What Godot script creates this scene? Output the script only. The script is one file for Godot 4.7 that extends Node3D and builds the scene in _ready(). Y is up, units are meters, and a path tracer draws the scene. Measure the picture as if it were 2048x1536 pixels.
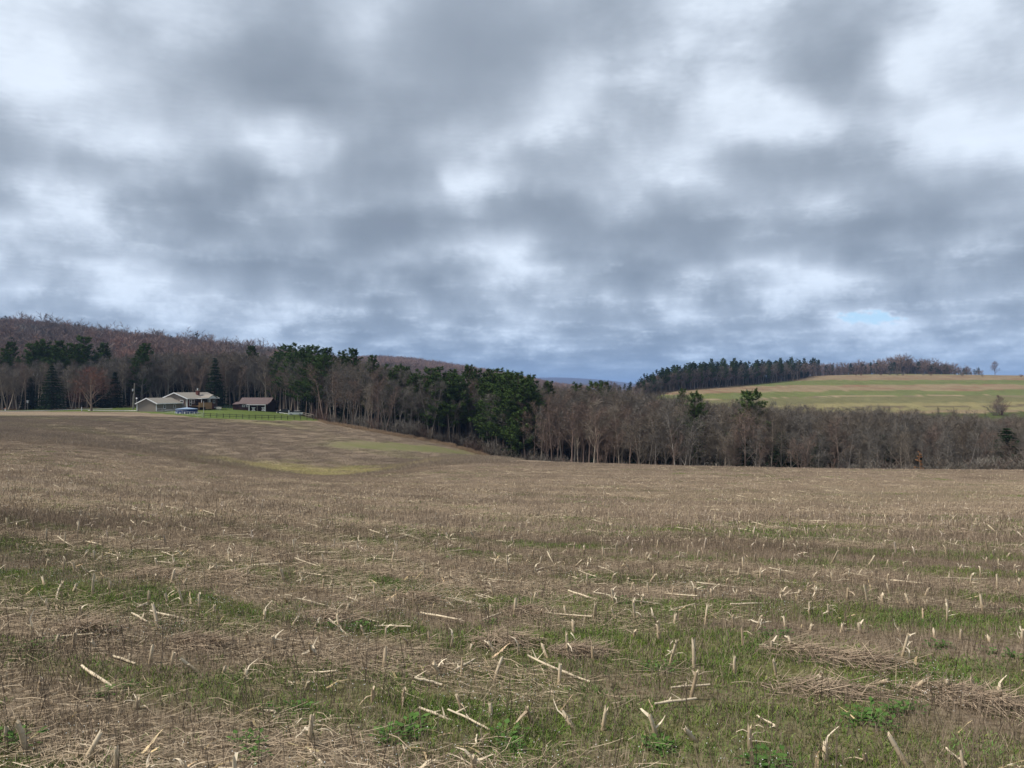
extends Node3D
# A stubble field falling away from the viewer, a farmhouse and barn by a bare wood, a striped hill beyond, under broken cloud.

const FPX := 1538.0      # focal length of the photograph in its own pixels
const HZ := 777.0        # row of the horizon
const EYE := 1.62

var rng := RandomNumberGenerator.new()
var nz := FastNoiseLite.new()
var nf := FastNoiseLite.new()
var taken := {}
var M := {}

# ---------------------------------------------------------------- small helpers
func rnd(a: float, b: float) -> float:
	return rng.randf_range(a, b)

func numbered(called: String) -> String:
	var n: int = taken.get(called, 0)
	taken[called] = n + 1
	return called if n == 0 else "%s_%03d" % [called, n]

func tag(o: Node, label: String, category := "", group := "", kind := "") -> void:
	if label: o.set_meta("label", label)
	if category: o.set_meta("category", category)
	if group: o.set_meta("group", group)
	if kind: o.set_meta("kind", kind)

func base(called: String, at: Vector3, label: String, category: String, group := "") -> Node3D:
	var o := Node3D.new()
	o.name = numbered(called)
	add_child(o)
	o.position = at
	tag(o, label, category, group)
	return o

func part(parent: Node3D, called: String, mesh: Mesh, mat: Material = null) -> MeshInstance3D:
	var o := MeshInstance3D.new()
	o.name = called
	o.mesh = mesh
	if mat: o.material_override = mat
	parent.add_child(o, true)
	return o

func solo(called: String, mesh: Mesh, mat: Material, at: Vector3, label: String, category: String, group := "") -> MeshInstance3D:
	var o := MeshInstance3D.new()
	o.name = numbered(called)
	o.mesh = mesh
	if mat: o.material_override = mat
	add_child(o)
	o.position = at
	tag(o, label, category, group)
	return o

func paint(col: Color, rough := 0.8, spec := 0.3) -> StandardMaterial3D:
	# col is a linear base colour
	var m := StandardMaterial3D.new()
	m.albedo_color = col.linear_to_srgb()
	m.roughness = rough
	m.metallic_specular = spec
	return m

func tab(xs: Array, ys: Array, x: float) -> float:
	if x <= xs[0]: return ys[0]
	for i in range(1, xs.size()):
		if x <= xs[i]:
			return lerpf(ys[i - 1], ys[i], (x - xs[i - 1]) / (xs[i] - xs[i - 1]))
	return ys[-1]

# ---------------------------------------------------------------- mesh builder
class MB:
	var v := PackedVector3Array()
	var n := PackedVector3Array()
	var c := PackedColorArray()
	var i := PackedInt32Array()

	func tri(a: Vector3, b: Vector3, d: Vector3, col: Color) -> void:
		var k := v.size()
		var nn := (d - a).cross(b - a).normalized()
		v.append(a); v.append(b); v.append(d)
		n.append(nn); n.append(nn); n.append(nn)
		c.append(col); c.append(col); c.append(col)
		i.append(k); i.append(k + 1); i.append(k + 2)

	func quad(a: Vector3, b: Vector3, d: Vector3, e: Vector3, col: Color) -> void:
		var k := v.size()
		var nn := (e - a).cross(b - a).normalized()
		if nn == Vector3.ZERO: nn = (e - b).cross(d - b).normalized()
		v.append(a); v.append(b); v.append(d); v.append(e)
		for q in 4:
			n.append(nn); c.append(col)
		i.append(k); i.append(k + 1); i.append(k + 2)
		i.append(k); i.append(k + 2); i.append(k + 3)

	func ribbon(p: Vector3, q: Vector3, w0: float, w1: float, side: Vector3, col: Color) -> void:
		quad(p - side * w0, p + side * w0, q + side * w1, q - side * w1, col)

	func box(a: Vector3, b: Vector3, col := Color.WHITE) -> void:
		var p := [Vector3(a.x, a.y, a.z), Vector3(b.x, a.y, a.z), Vector3(b.x, b.y, a.z), Vector3(a.x, b.y, a.z),
			Vector3(a.x, a.y, b.z), Vector3(b.x, a.y, b.z), Vector3(b.x, b.y, b.z), Vector3(a.x, b.y, b.z)]
		quad(p[1], p[0], p[3], p[2], col)
		quad(p[4], p[5], p[6], p[7], col)
		quad(p[0], p[4], p[7], p[3], col)
		quad(p[5], p[1], p[2], p[6], col)
		quad(p[3], p[7], p[6], p[2], col)
		quad(p[0], p[1], p[5], p[4], col)

	func tube(pts: Array, rad: Array, sides: int, cols: Array, cap := false) -> void:
		var k := v.size()
		var m := pts.size()
		for j in m:
			var t: Vector3 = ((pts[mini(j + 1, m - 1)] as Vector3) - (pts[maxi(j - 1, 0)] as Vector3)).normalized()
			var s := t.cross(Vector3(0.31, 0.11, 0.94)).normalized()
			var u := t.cross(s)
			for q in sides:
				var a := TAU * q / sides
				var o := s * cos(a) + u * sin(a)
				v.append((pts[j] as Vector3) + o * (rad[j] as float))
				n.append(o)
				c.append(cols[j] if cols.size() > 1 else cols[0])
		for j in m - 1:
			for q in sides:
				var q2 := (q + 1) % sides
				i.append(k + j * sides + q); i.append(k + (j + 1) * sides + q2); i.append(k + j * sides + q2)
				i.append(k + j * sides + q); i.append(k + (j + 1) * sides + q); i.append(k + (j + 1) * sides + q2)
		if cap:
			for e in [0, m - 1]:
				for q in range(1, sides - 1):
					tri(v[k + e * sides], v[k + e * sides + q], v[k + e * sides + q + 1], cols[0])

	func mesh(mat: Material = null) -> ArrayMesh:
		var am := ArrayMesh.new()
		var a := []
		a.resize(Mesh.ARRAY_MAX)
		a[Mesh.ARRAY_VERTEX] = v
		a[Mesh.ARRAY_NORMAL] = n
		a[Mesh.ARRAY_COLOR] = c
		a[Mesh.ARRAY_INDEX] = i
		am.add_surface_from_arrays(Mesh.PRIMITIVE_TRIANGLES, a)
		if mat: am.surface_set_material(0, mat)
		return am

# ---------------------------------------------------------------- the lie of the land
const KD := [0, 10, 30, 60, 85, 110, 140, 180, 215, 240, 300, 400, 500, 600, 700, 850, 1000, 1300, 1600, 2200, 4000, 8000, 9500, 13000]
const PT := [-0.8, -0.66, -0.5, -0.33, -0.25, -0.16, -0.08, 0.0, 0.06, 0.12, 0.18, 0.25, 0.4, 0.5, 0.66, 0.8]
const PE := [
	[-1.62, -2.15, -3.0, -4.2, -5.1, -5.9, -6.6, -7.2, -7.5, -7.3, -5.5, 3, 17, 33, 49, 64, 66, 60, 50, 30, 0, 60, 90, 0],
	[-1.62, -2.15, -3.1, -4.4, -5.3, -6.1, -6.8, -7.3, -7.5, -7.3, -5.5, 3, 17, 33, 49, 62, 64, 58, 50, 30, 0, 60, 90, 0],
	[-1.62, -2.2, -3.5, -5.1, -6.6, -7.6, -8.0, -8.0, -7.6, -7.0, -6.0, 0, 11, 24, 36, 46, 48, 44, 40, 25, 0, 60, 90, 0],
	[-1.62, -2.25, -3.85, -6.45, -9.0, -10.3, -10.2, -9.3, -8.5, -7.8, -7.5, -4, 4, 13, 23, 31, 33, 34, 38, 25, 0, 60, 95, 0],
	[-1.62, -2.3, -4.0, -6.85, -9.9, -11.3, -11.2, -10.3, -9.5, -9.4, -10, -9, -3, 5, 14, 22, 25, 34, 46, 32, 0, 60, 95, 0],
	[-1.62, -2.35, -4.1, -6.7, -9.2, -11.3, -12.6, -12.2, -11.6, -12, -14, -15, -12, -5, 2, 10, 15, 35, 52, 40, 0, 60, 100, 0],
	[-1.62, -2.4, -4.15, -6.3, -8.0, -9.7, -13.4, -14.6, -14.5, -15, -17, -20, -20, -16, -10, 0, 8, 22, 37, 30, 0, 60, 100, 0],
	[-1.62, -2.4, -4.2, -6.2, -7.9, -10, -15, -18, -19, -19, -20, -22, -22, -20, -18, -12, -5, 6, 15, 12, -5, 60, 125, 0],
	[-1.62, -2.4, -4.25, -6.2, -8.1, -11, -16.5, -20, -21, -21, -22, -23, -22, -20, -18, -16, -14, -10, -5, -2, -8, 60, 138, 0],
	[-1.62, -2.4, -4.25, -6.2, -8.4, -12.5, -17.5, -21, -22, -23, -23, -20, -15, -11, -10, -9, -9, -12, -14, -8, -8, 50, 105, 0],
	[-1.62, -2.4, -4.3, -6.2, -8.7, -13.5, -18, -21.5, -23, -24, -23, -15, -4.5, -1, 2, 4, 4, 0, -4, -6, -8, 20, 40, 0],
	[-1.62, -2.4, -4.3, -6.2, -9.0, -14.2, -18.5, -22, -24, -24, -21, -10, -2.6, 1.5, 4, 8, 9, 5, 0, -5, -8, 10, 20, 0],
	[-1.62, -2.4, -4.35, -6.35, -9.3, -14.5, -19, -22, -24, -24, -20, -13, -6, 1.5, 8, 14.2, 12.5, 6, 2, -5, -8, 5, 10, 0],
	[-1.62, -2.4, -4.4, -6.42, -9.4, -14.5, -19, -22, -24, -24, -20, -14, -6.5, 0.5, 7.5, 16, 14, 8, 4, -5, -8, 5, 10, 0],
	[-1.62, -2.4, -4.4, -6.5, -9.4, -14.5, -19, -22, -24, -24, -20, -14, -7, 0, 7, 14.5, 13.5, 8, 4, -5, -8, 5, 10, 0],
	[-1.62, -2.4, -4.4, -6.5, -9.4, -14.5, -19, -22, -24, -24, -20, -14, -7, 0, 7, 14, 13, 8, 4, -5, -8, 5, 10, 0]]
const NS := 460
const NT := 81
const S0 := 1.38
const S1 := 9.48
var lut := PackedFloat32Array()

func hermite(xs: Array, ys: Array, x: float) -> float:
	var m := xs.size()
	if x <= xs[0]: return ys[0] + (x - xs[0]) * (ys[1] - ys[0]) / (xs[1] - xs[0])
	if x >= xs[m - 1]: return ys[m - 1]
	var k := 0
	while x > xs[k + 1]: k += 1
	var h0: float = xs[k + 1] - xs[k]
	var s1: float = (ys[k + 1] - ys[k]) / h0
	var sa: float = s1 if k == 0 else (ys[k] - ys[k - 1]) / (xs[k] - xs[k - 1])
	var sb: float = s1 if k + 2 >= m else (ys[k + 2] - ys[k + 1]) / (xs[k + 2] - xs[k + 1])
	var ma := (sa + s1) * 0.5
	var mb := (sb + s1) * 0.5
	var u: float = (x - xs[k]) / h0
	var u2 := u * u
	var u3 := u2 * u
	return ys[k] * (2 * u3 - 3 * u2 + 1) + ma * h0 * (u3 - 2 * u2 + u) + ys[k + 1] * (3 * u2 - 2 * u3) + mb * h0 * (u3 - u2)

func make_lut() -> void:
	lut.resize(NS * NT)
	var prof := []
	for p in PE:
		var row := PackedFloat32Array()
		row.resize(NS)
		for j in NS:
			row[j] = hermite(KD, p, exp(lerpf(S0, S1, j / (NS - 1.0))) - 12.0)
		prof.append(row)
	for j in NS:
		var ys := []
		for p in prof: ys.append(p[j])
		for q in NT:
			lut[j * NT + q] = hermite(PT, ys, lerpf(-0.8, 0.8, q / (NT - 1.0))) + EYE

func hgt(x: float, d: float) -> float:
	var t := clampf(x / maxf(d, 8.0), -0.799, 0.799)
	var fs := clampf((log(maxf(d + 12.0, 3.98)) - S0) / (S1 - S0), 0.0, 0.9999) * (NS - 1)
	var ft := (t + 0.8) / 1.6 * (NT - 1)
	var a := int(fs)
	var b := int(ft)
	var u := fs - a
	var w := ft - b
	var k := a * NT + b
	var y := lerpf(lerpf(lut[k], lut[k + 1], w), lerpf(lut[k + NT], lut[k + NT + 1], w), u)
	if d < 140.0:
		y += nz.get_noise_2d(x * 9.0, d * 9.0) * 0.035
	return y

func gr(x: float, d: float, up := 0.0) -> Vector3:
	return Vector3(x, hgt(x, d) + up, -d)

func px_at(px: float, d: float, up := 0.0) -> Vector3:
	return gr((px - 1024.0) / FPX * d, d, up)

# where the wood begins, where the lawn begins, and the wood that borders the far hill
const FET := [-1.3, -0.8, -0.66, -0.57, -0.5, -0.4, -0.335, -0.3, -0.275, -0.255, -0.24, -0.2, -0.16, -0.12, -0.08, -0.03, 0.0, 0.1, 0.25, 0.4, 0.5, 0.66, 0.8, 1.3]
const FED := [262, 260, 252, 256, 272, 284, 284, 272, 250, 232, 216, 206, 201, 199, 198, 192, 180, 156, 130, 118, 113, 107, 102, 95]
const LBT := [-0.8, -0.66, -0.57, -0.49, -0.45, -0.4, -0.35, -0.3, -0.27, -0.25]
const LBD := [300, 247, 237, 234, 224, 210, 208, 211, 217, 226]
const RFT := [0.10, 0.155, 0.17, 0.25, 0.3, 0.37, 0.42]
const RFD := [300, 420, 476, 556, 610, 700, 905]

func fe(t: float) -> float: return tab(FET, FED, t)
func rf(t: float) -> float: return tab(RFT, RFD, t) if t < 0.42 else 905.0

func rowco(x: float, d: float) -> float:
	return d + 0.35 * x - 0.01 * x * x if absf(x) < 16.0 else d + (0.35 * x - 0.01 * x * x if absf(x) < 16.0 else (0.67 * x + 2.56 if x < 0 else 0.03 * x + 2.56))

func greenness(x: float, d: float) -> float:
	# 0 dead brown weeds, 1 fresh green
	var r := rowco(x, d)
	var g := nz.get_noise_2d(x * 3.2 + 300.0, r * 8.0) * 0.6 + nz.get_noise_2d(x * 11.0, r * 26.0 + 77.0) * 0.75
	g += lerpf(0.34, -0.36, clampf((d - 4.0) / 17.0, 0, 1)) + 0.3 * sin(TAU * r / 1.9 + nz.get_noise_2d(x * 6.0, r * 3.0) * 4.0)
	return clampf(g * 1.9 + 0.18, 0.0, 1.0)

func ground_color(x: float, d: float) -> Color:
	var t := x / maxf(d, 8.0)
	var n1 := nz.get_noise_2d(x * 1.3, d * 1.3)
	var n2 := nf.get_noise_2d(x * 3.0, d * 3.0)
	var e := fe(t)
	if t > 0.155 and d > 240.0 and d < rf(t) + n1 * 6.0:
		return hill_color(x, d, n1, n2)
	if t > 0.42 and d > 800.0 and d < 2000.0:
		return Color(0.17, 0.15, 0.075)
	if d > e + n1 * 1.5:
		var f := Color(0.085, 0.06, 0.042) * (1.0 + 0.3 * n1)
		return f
	if t < -0.25 and d > tab(LBT, LBD, t) + n2 * 0.7:
		return Color(0.12, 0.165, 0.052) * (1.0 + 0.22 * n1 + 0.12 * n2)
	var r := rowco(x, d)
	var streak := nf.get_noise_2d(x * 0.9 - d * 0.25, r * 14.0) if d < 70.0 else nf.get_noise_2d((x - d * 0.42) * 0.07, (d + x * 0.42) * 3.0)
	var broad := nz.get_noise_2d(x * 0.5 + 40.0, r * 1.1)
	var col := Color(0.235, 0.19, 0.15).lerp(Color(0.36, 0.295, 0.225), clampf(0.38 + streak * (0.8 if d < 70.0 else 0.5) + broad * 0.5, 0, 1))
	var g := 0.0
	if d < 60.0: g = greenness(x, d) * 0.75
	if d < 22.0: col = col.lerp(Color(0.19, 0.155, 0.11), clampf((22.0 - d) / 12.0, 0, 1) * (0.6 + 0.4 * n2))
	else: g = clampf(broad * 0.9 + streak * 0.4 - 0.18, 0.0, 0.45)
	col = col.lerp(Color(0.125, 0.145, 0.05), g)
	# the grassed hollow and the greener strip below the wood
	var a := ((x + 24.0 + n1 * 4.0) / 14.5) ** 2 + ((d - 98.0 + n1 * 3.0) / 19.0) ** 2
	var ga := clampf((1.25 - a) * 1.0 + n2 * 1.3 + streak * 0.6, 0, 1)
	col = col.lerp(Color(0.38, 0.35, 0.18).lerp(Color(0.22, 0.24, 0.095), clampf((d - 113.0) * 0.12 + n1 * 0.7 + n2 * 0.4, 0, 0.85)), ga)
	var q := d - (170.0 + (x + 22.0) * 1.1)
	var b := clampf((1.0 - absf(q) / 13.0) * 2.5 + streak * 1.6 + n1, 0, 1) * clampf((x + 42.0) / 10.0, 0, 1) * clampf((-6.0 - x) / 6.0, 0, 1) * clampf((d - 118.0) / 12.0, 0, 1)
	col = col.lerp(Color(0.15, 0.18, 0.07), clampf(b + n2 * 0.4 - 0.1, 0, 1) * 0.75)
	if d > e - 5.0 and t > -0.24:
		col = col.lerp(Color(0.40, 0.31, 0.185), clampf((d - e + 5.0) / 3.0, 0, 1) * 0.8)
	return col

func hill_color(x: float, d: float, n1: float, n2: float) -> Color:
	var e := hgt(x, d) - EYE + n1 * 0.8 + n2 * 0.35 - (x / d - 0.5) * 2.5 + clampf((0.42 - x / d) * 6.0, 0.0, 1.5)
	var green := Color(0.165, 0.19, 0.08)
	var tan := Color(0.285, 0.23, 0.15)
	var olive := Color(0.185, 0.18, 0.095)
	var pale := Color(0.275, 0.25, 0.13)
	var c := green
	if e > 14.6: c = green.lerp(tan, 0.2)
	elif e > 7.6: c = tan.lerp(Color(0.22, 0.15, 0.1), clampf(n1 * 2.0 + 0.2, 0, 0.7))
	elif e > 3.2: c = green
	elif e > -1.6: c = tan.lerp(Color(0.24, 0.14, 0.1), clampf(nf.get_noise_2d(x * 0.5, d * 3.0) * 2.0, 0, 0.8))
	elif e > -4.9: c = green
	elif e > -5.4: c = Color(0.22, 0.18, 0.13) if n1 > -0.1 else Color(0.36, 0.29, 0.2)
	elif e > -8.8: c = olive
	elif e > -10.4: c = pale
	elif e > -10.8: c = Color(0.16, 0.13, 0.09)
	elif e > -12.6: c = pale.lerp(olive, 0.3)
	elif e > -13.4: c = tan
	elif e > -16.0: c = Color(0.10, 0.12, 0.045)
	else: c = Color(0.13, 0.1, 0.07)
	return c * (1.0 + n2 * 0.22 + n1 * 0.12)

# ---------------------------------------------------------------- sky
const SKY := [0,0,192, 256,0,184, 512,0,178, 768,0,200, 1024,0,188, 1280,0,170, 1536,0,172, 1790,0,172, 2048,0,196,
	0,90,206, 70,150,216, 256,90,190, 420,60,178, 512,110,163, 768,90,190, 1024,100,180, 1280,100,164, 1536,90,172, 1700,100,156, 1850,90,206, 2048,90,196,
	0,190,192, 256,190,196, 420,210,178, 560,160,156, 640,200,152, 780,240,158, 850,150,190, 1024,190,186, 1150,160,206, 1280,180,176, 1440,210,206, 1560,230,216, 1650,160,154, 1700,200,158, 1810,130,210, 1930,190,204,
	0,270,170, 150,280,186, 256,270,198, 400,240,178, 575,262,216, 610,300,206, 768,280,160, 900,280,182, 1024,270,184, 1280,270,170, 1440,250,206, 1640,270,180, 1792,260,176, 1900,290,214, 2048,260,196,
	0,330,152, 140,330,158, 256,330,172, 400,330,158, 490,370,142, 600,330,186, 740,330,174, 850,330,170, 950,370,206, 1100,340,162, 1280,320,168, 1400,330,188, 1536,330,172, 1700,330,168, 1880,330,200, 2048,330,190,
	0,380,164, 100,390,178, 256,400,150, 420,400,142, 560,420,190, 620,440,176, 768,400,160, 1000,400,170, 1100,400,154, 1250,390,168, 1536,400,170, 1792,390,176, 2048,390,178,
	60,430,206, 120,460,196, 256,450,160, 400,470,160, 560,460,158, 700,460,150, 820,450,148, 930,450,158, 1024,450,172, 1150,450,166, 1280,450,156, 1430,450,160, 1600,450,170, 1792,450,152, 1900,470,140, 2048,460,152,
	0,500,192, 200,500,186, 380,500,162, 520,510,152, 650,520,156, 800,500,160, 905,520,168, 960,510,202, 1015,500,208, 1100,520,170, 1280,520,146, 1400,500,164, 1520,480,188, 1600,520,170, 1750,500,152, 1900,500,140, 2048,520,152,
	0,550,172, 150,560,170, 300,535,204, 400,560,190, 512,560,168, 700,570,146, 850,560,142, 930,570,188, 1000,560,196, 1100,560,188, 1300,560,150, 1450,590,162, 1640,565,202, 1800,580,156, 2048,570,160,
	0,600,176, 250,598,202, 400,600,178, 512,610,172, 760,600,150, 900,600,158, 1000,610,178, 1150,600,166, 1280,612,178, 1360,615,192, 1500,620,172, 1640,612,176, 1700,612,168, 1850,612,162, 2048,612,168,
	0,630,165, 256,640,176, 430,630,196, 560,640,188, 768,640,162, 1024,640,174, 1200,650,160, 1280,660,150, 1430,660,158, 1560,640,176, 1690,650,206, 1760,670,200, 1850,640,174, 2048,640,162,
	300,670,168, 450,680,184, 620,665,170, 768,680,164, 900,690,168, 1024,690,162, 1150,685,178, 1400,690,164, 1536,690,160, 1700,700,170, 1850,690,184, 2048,690,176,
	768,715,150, 900,710,160, 1024,720,146, 1150,715,156, 1280,725,150, 1450,720,164, 1600,715,158, 1792,715,166, 2048,720,178,
	900,740,144, 1024,745,152, 1150,740,146, 1300,750,150, 1500,745,156, 1800,745,166, 2048,750,172]
const GX := 53
const GY := 21
var skygrid := PackedFloat32Array()
var sn := FastNoiseLite.new()
var sw := FastNoiseLite.new()

func sky_grid() -> void:
	skygrid.resize(GX * GY)
	for j in GY:
		for i in GX:
			var x := i * 40.0 - 16.0
			var y := j * 40.0
			var ws := 0.0
			var vs := 0.0
			for k in range(0, SKY.size(), 3):
				var dx: float = (x - SKY[k]) / 1.7
				var dy: float = y - SKY[k + 1]
				var w := 1.0 / pow(dx * dx + dy * dy + 160.0, 2.1)
				ws += w
				vs += w * SKY[k + 2]
			skygrid[j * GX + i] = vs / ws

func sky_at(px: float, py: float) -> float:
	var fx := clampf((px + 16.0) / 40.0, 0, GX - 1.01)
	var fy := clampf(py / 40.0, 0, GY - 1.01)
	var a := int(fx)
	var b := int(fy)
	var k := b * GX + a
	return lerpf(lerpf(skygrid[k], skygrid[k + 1], fx - a), lerpf(skygrid[k + GX], skygrid[k + GX + 1], fx - a), fy - b)

func cloud(dir: Vector3) -> Color:
	# march through a broken deck of heap clouds, base one kilometre up: thin edges and tops are bright, thick bases grey
	var up := maxf(dir.y, 0.006)
	var m := 174.0 + sw.get_noise_3d(dir.x * 60.0, dir.y * 90.0, dir.z * 60.0) * 30.0
	var hole := 0.0
	if dir.z < -0.2:
		var px := 1024.0 + dir.x / -dir.z * FPX
		var py := HZ - dir.y / -dir.z * FPX
		var inside := clampf((px + 160.0) / 160.0, 0, 1) * clampf((2208.0 - px) / 160.0, 0, 1) * clampf((py + 160.0) / 160.0, 0, 1)
		if inside > 0.0:
			m = lerpf(m, sky_at(px, py), inside)
			var hx := (px - 1742.0) / 58.0
			var hy := (py - 635.0) / 12.0
			hole = clampf(1.0 - (hx * hx + hy * hy) * 0.6 + sn.get_noise_3d(px * 0.03, py * 0.12, 3.0) * 1.6, 0, 1) * clampf(2.2 - hx * hx - hy * hy * 0.6, 0, 1) * inside
	var far := 1.0 / up
	var lowly := 1.0 - exp(-maxf(far - 3.0, 0.0) / 5.0)
	var cov := lerpf(0.60, 0.36, lowly) + (176.0 - m) / 95.0 - hole * 1.5
	var amp := lerpf(1.65, 2.1, lowly)
	var calm := pow(minf(1.0, 7.0 / far), 0.38)      # distant heaps merge into longer banks
	var thick := 0.26
	var n := 13
	var ds := minf(thick / up, 6.0) / n
	var opt := minf(ds, 0.30) * 8.0
	var clear := 1.0
	var light := 0.0
	var column := 0.0
	for k in n:
		var p := dir * (far + ds * (k + 0.5)) * calm
		var z := minf((k + 0.5) / n * minf(1.0, 6.0 * up / thick), 1.0)
		var d := (sn.get_noise_3d(p.x, p.y * lerpf(1.1, 1.8, lowly) / calm, p.z) * amp + cov - z * z * 0.8) * 3.6
		if d <= 0.0: continue
		column += d / n * 0.45
		d = minf(d, 1.0)
		if clear < 0.02: continue
		var a := 1.0 - exp(-d * opt)
		light += clear * a * exp(-2.1 * d * (1.0 - z * 0.8))
		clear *= 1.0 - a
	var b := 141.0 + (m - 174.0) * 0.30 + light * 46.0 + clear * (26.0 + sn.get_noise_3d(dir.x * far * 1.3 + 40.0, far, dir.z * far * 1.3) * 34.0) + exp(-1.7 * column) * 66.0
	b = minf(b, 190.0) + 34.0 * tanh(maxf(b - 190.0, 0.0) / 40.0)
	b = clampf(184.0 + (b - 180.0) * 1.2, 144.0, 234.0)
	var haze := 1.0 - exp(-maxf(far - 3.0, 0.0) / 16.0)
	b = lerpf(b, 170.0, haze * 0.12 + smoothstep(14.0, 50.0, far) * 0.45)
	var f := clampf((b - 145.0) / 85.0, 0, 1)
	var cool := lerpf(0.85, 1.75, haze) * lerpf(1.0, 0.95, f)
	var c := Color((b - 15.0 * cool) / 255.0, (b - 1.5 * cool) / 255.0, (b + 15.5 * cool) / 255.0)
	return c.lerp(Color(0.62, 0.82, 0.95), clampf(hole * (clear * 1.4 - 0.3), 0, 0.55))

func make_sky() -> Sky:
	sn.seed = 8
	sn.noise_type = FastNoiseLite.TYPE_SIMPLEX_SMOOTH
	sn.fractal_octaves = 6
	sn.fractal_gain = 0.65
	sn.fractal_lacunarity = 2.1
	sn.frequency = 0.8
	sw.seed = 5
	sw.noise_type = FastNoiseLite.TYPE_SIMPLEX_SMOOTH
	sw.fractal_octaves = 3
	sw.frequency = 0.02
	sky_grid()
	var w := 4096
	var h := 2048
	var small := Image.create(512, 256, false, Image.FORMAT_RGB8)
	for j in 256:
		var el := PI / 2 - PI * (j + 0.5) / 256.0
		for i in 512:
			if j > 131:
				small.set_pixel(i, j, Color(0.42, 0.42, 0.40))
				continue
			var az := TAU * (i + 0.5) / 512.0
			small.set_pixel(i, j, cloud(Vector3(sin(az) * cos(el), sin(el), -cos(az) * cos(el))))
	small.resize(w, h, Image.INTERPOLATE_CUBIC)
	# the part in view once more, finely
	var i0 := int(w * (-40.0 / 360.0))
	var i1 := int(w * (40.0 / 360.0))
	var j0 := int(h * (90.0 - 34.0) / 180.0)
	var j1 := h / 2 + 3
	for j in range(j0, j1):
		var el := PI / 2 - PI * (j + 0.5) / h
		for i in range(i0, i1):
			var az := TAU * (i + 0.5) / w
			small.set_pixel(posmod(i, w), j, cloud(Vector3(sin(az) * cos(el), sin(el), -cos(az) * cos(el))))
	var m := PanoramaSkyMaterial.new()
	m.panorama = ImageTexture.create_from_image(small)
	var s := Sky.new()
	s.sky_material = m
	return s

# ---------------------------------------------------------------- build
func _ready() -> void:
	rng.seed = 20240411
	nz.seed = 3
	nz.noise_type = FastNoiseLite.TYPE_SIMPLEX_SMOOTH
	nz.fractal_octaves = 3
	nz.frequency = 0.02
	nf.seed = 8
	nf.noise_type = FastNoiseLite.TYPE_SIMPLEX_SMOOTH
	nf.fractal_octaves = 4
	nf.frequency = 0.05
	make_lut()

	var cam := Camera3D.new()
	cam.name = "camera"
	cam.fov = 2.0 * rad_to_deg(atan(768.0 / FPX))
	cam.near = 0.05
	cam.far = 40000.0
	add_child(cam)
	cam.position = Vector3(0, EYE, 0)
	cam.rotation.x = atan((HZ - 768.0) / FPX)
	cam.current = true

	var env := Environment.new()
	env.background_mode = Environment.BG_SKY
	env.sky = make_sky()
	env.tonemap_mode = Environment.TONE_MAPPER_LINEAR
	env.tonemap_exposure = 3.3
	env.background_energy_multiplier = 0.345
	env.fog_enabled = true
	env.fog_density = 0.00009
	env.fog_light_color = Color(0.62, 0.77, 1.0)
	env.sdfgi_enabled = true
	env.ssao_enabled = true
	env.ssil_enabled = true
	var we := WorldEnvironment.new()
	we.name = "world_environment"
	we.environment = env
	add_child(we)

	var sun := DirectionalLight3D.new()
	sun.name = "sun"
	sun.light_energy = 0.5
	sun.light_angular_distance = 12.0
	sun.light_color = Color(1.0, 0.965, 0.92)
	sun.shadow_enabled = true
	add_child(sun)
	sun.look_at_from_position(Vector3(-0.78, 0.95, 0.12), Vector3.ZERO)

	materials()
	terrain()
	print("terrain ", Time.get_ticks_msec())
	tree_meshes()
	print("tree meshes ", Time.get_ticks_msec())
	woods()
	print("woods ", Time.get_ticks_msec())
	farmstead()
	hill_things()
	stubble()
	ground_cover()
	print("done ", Time.get_ticks_msec())

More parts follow.
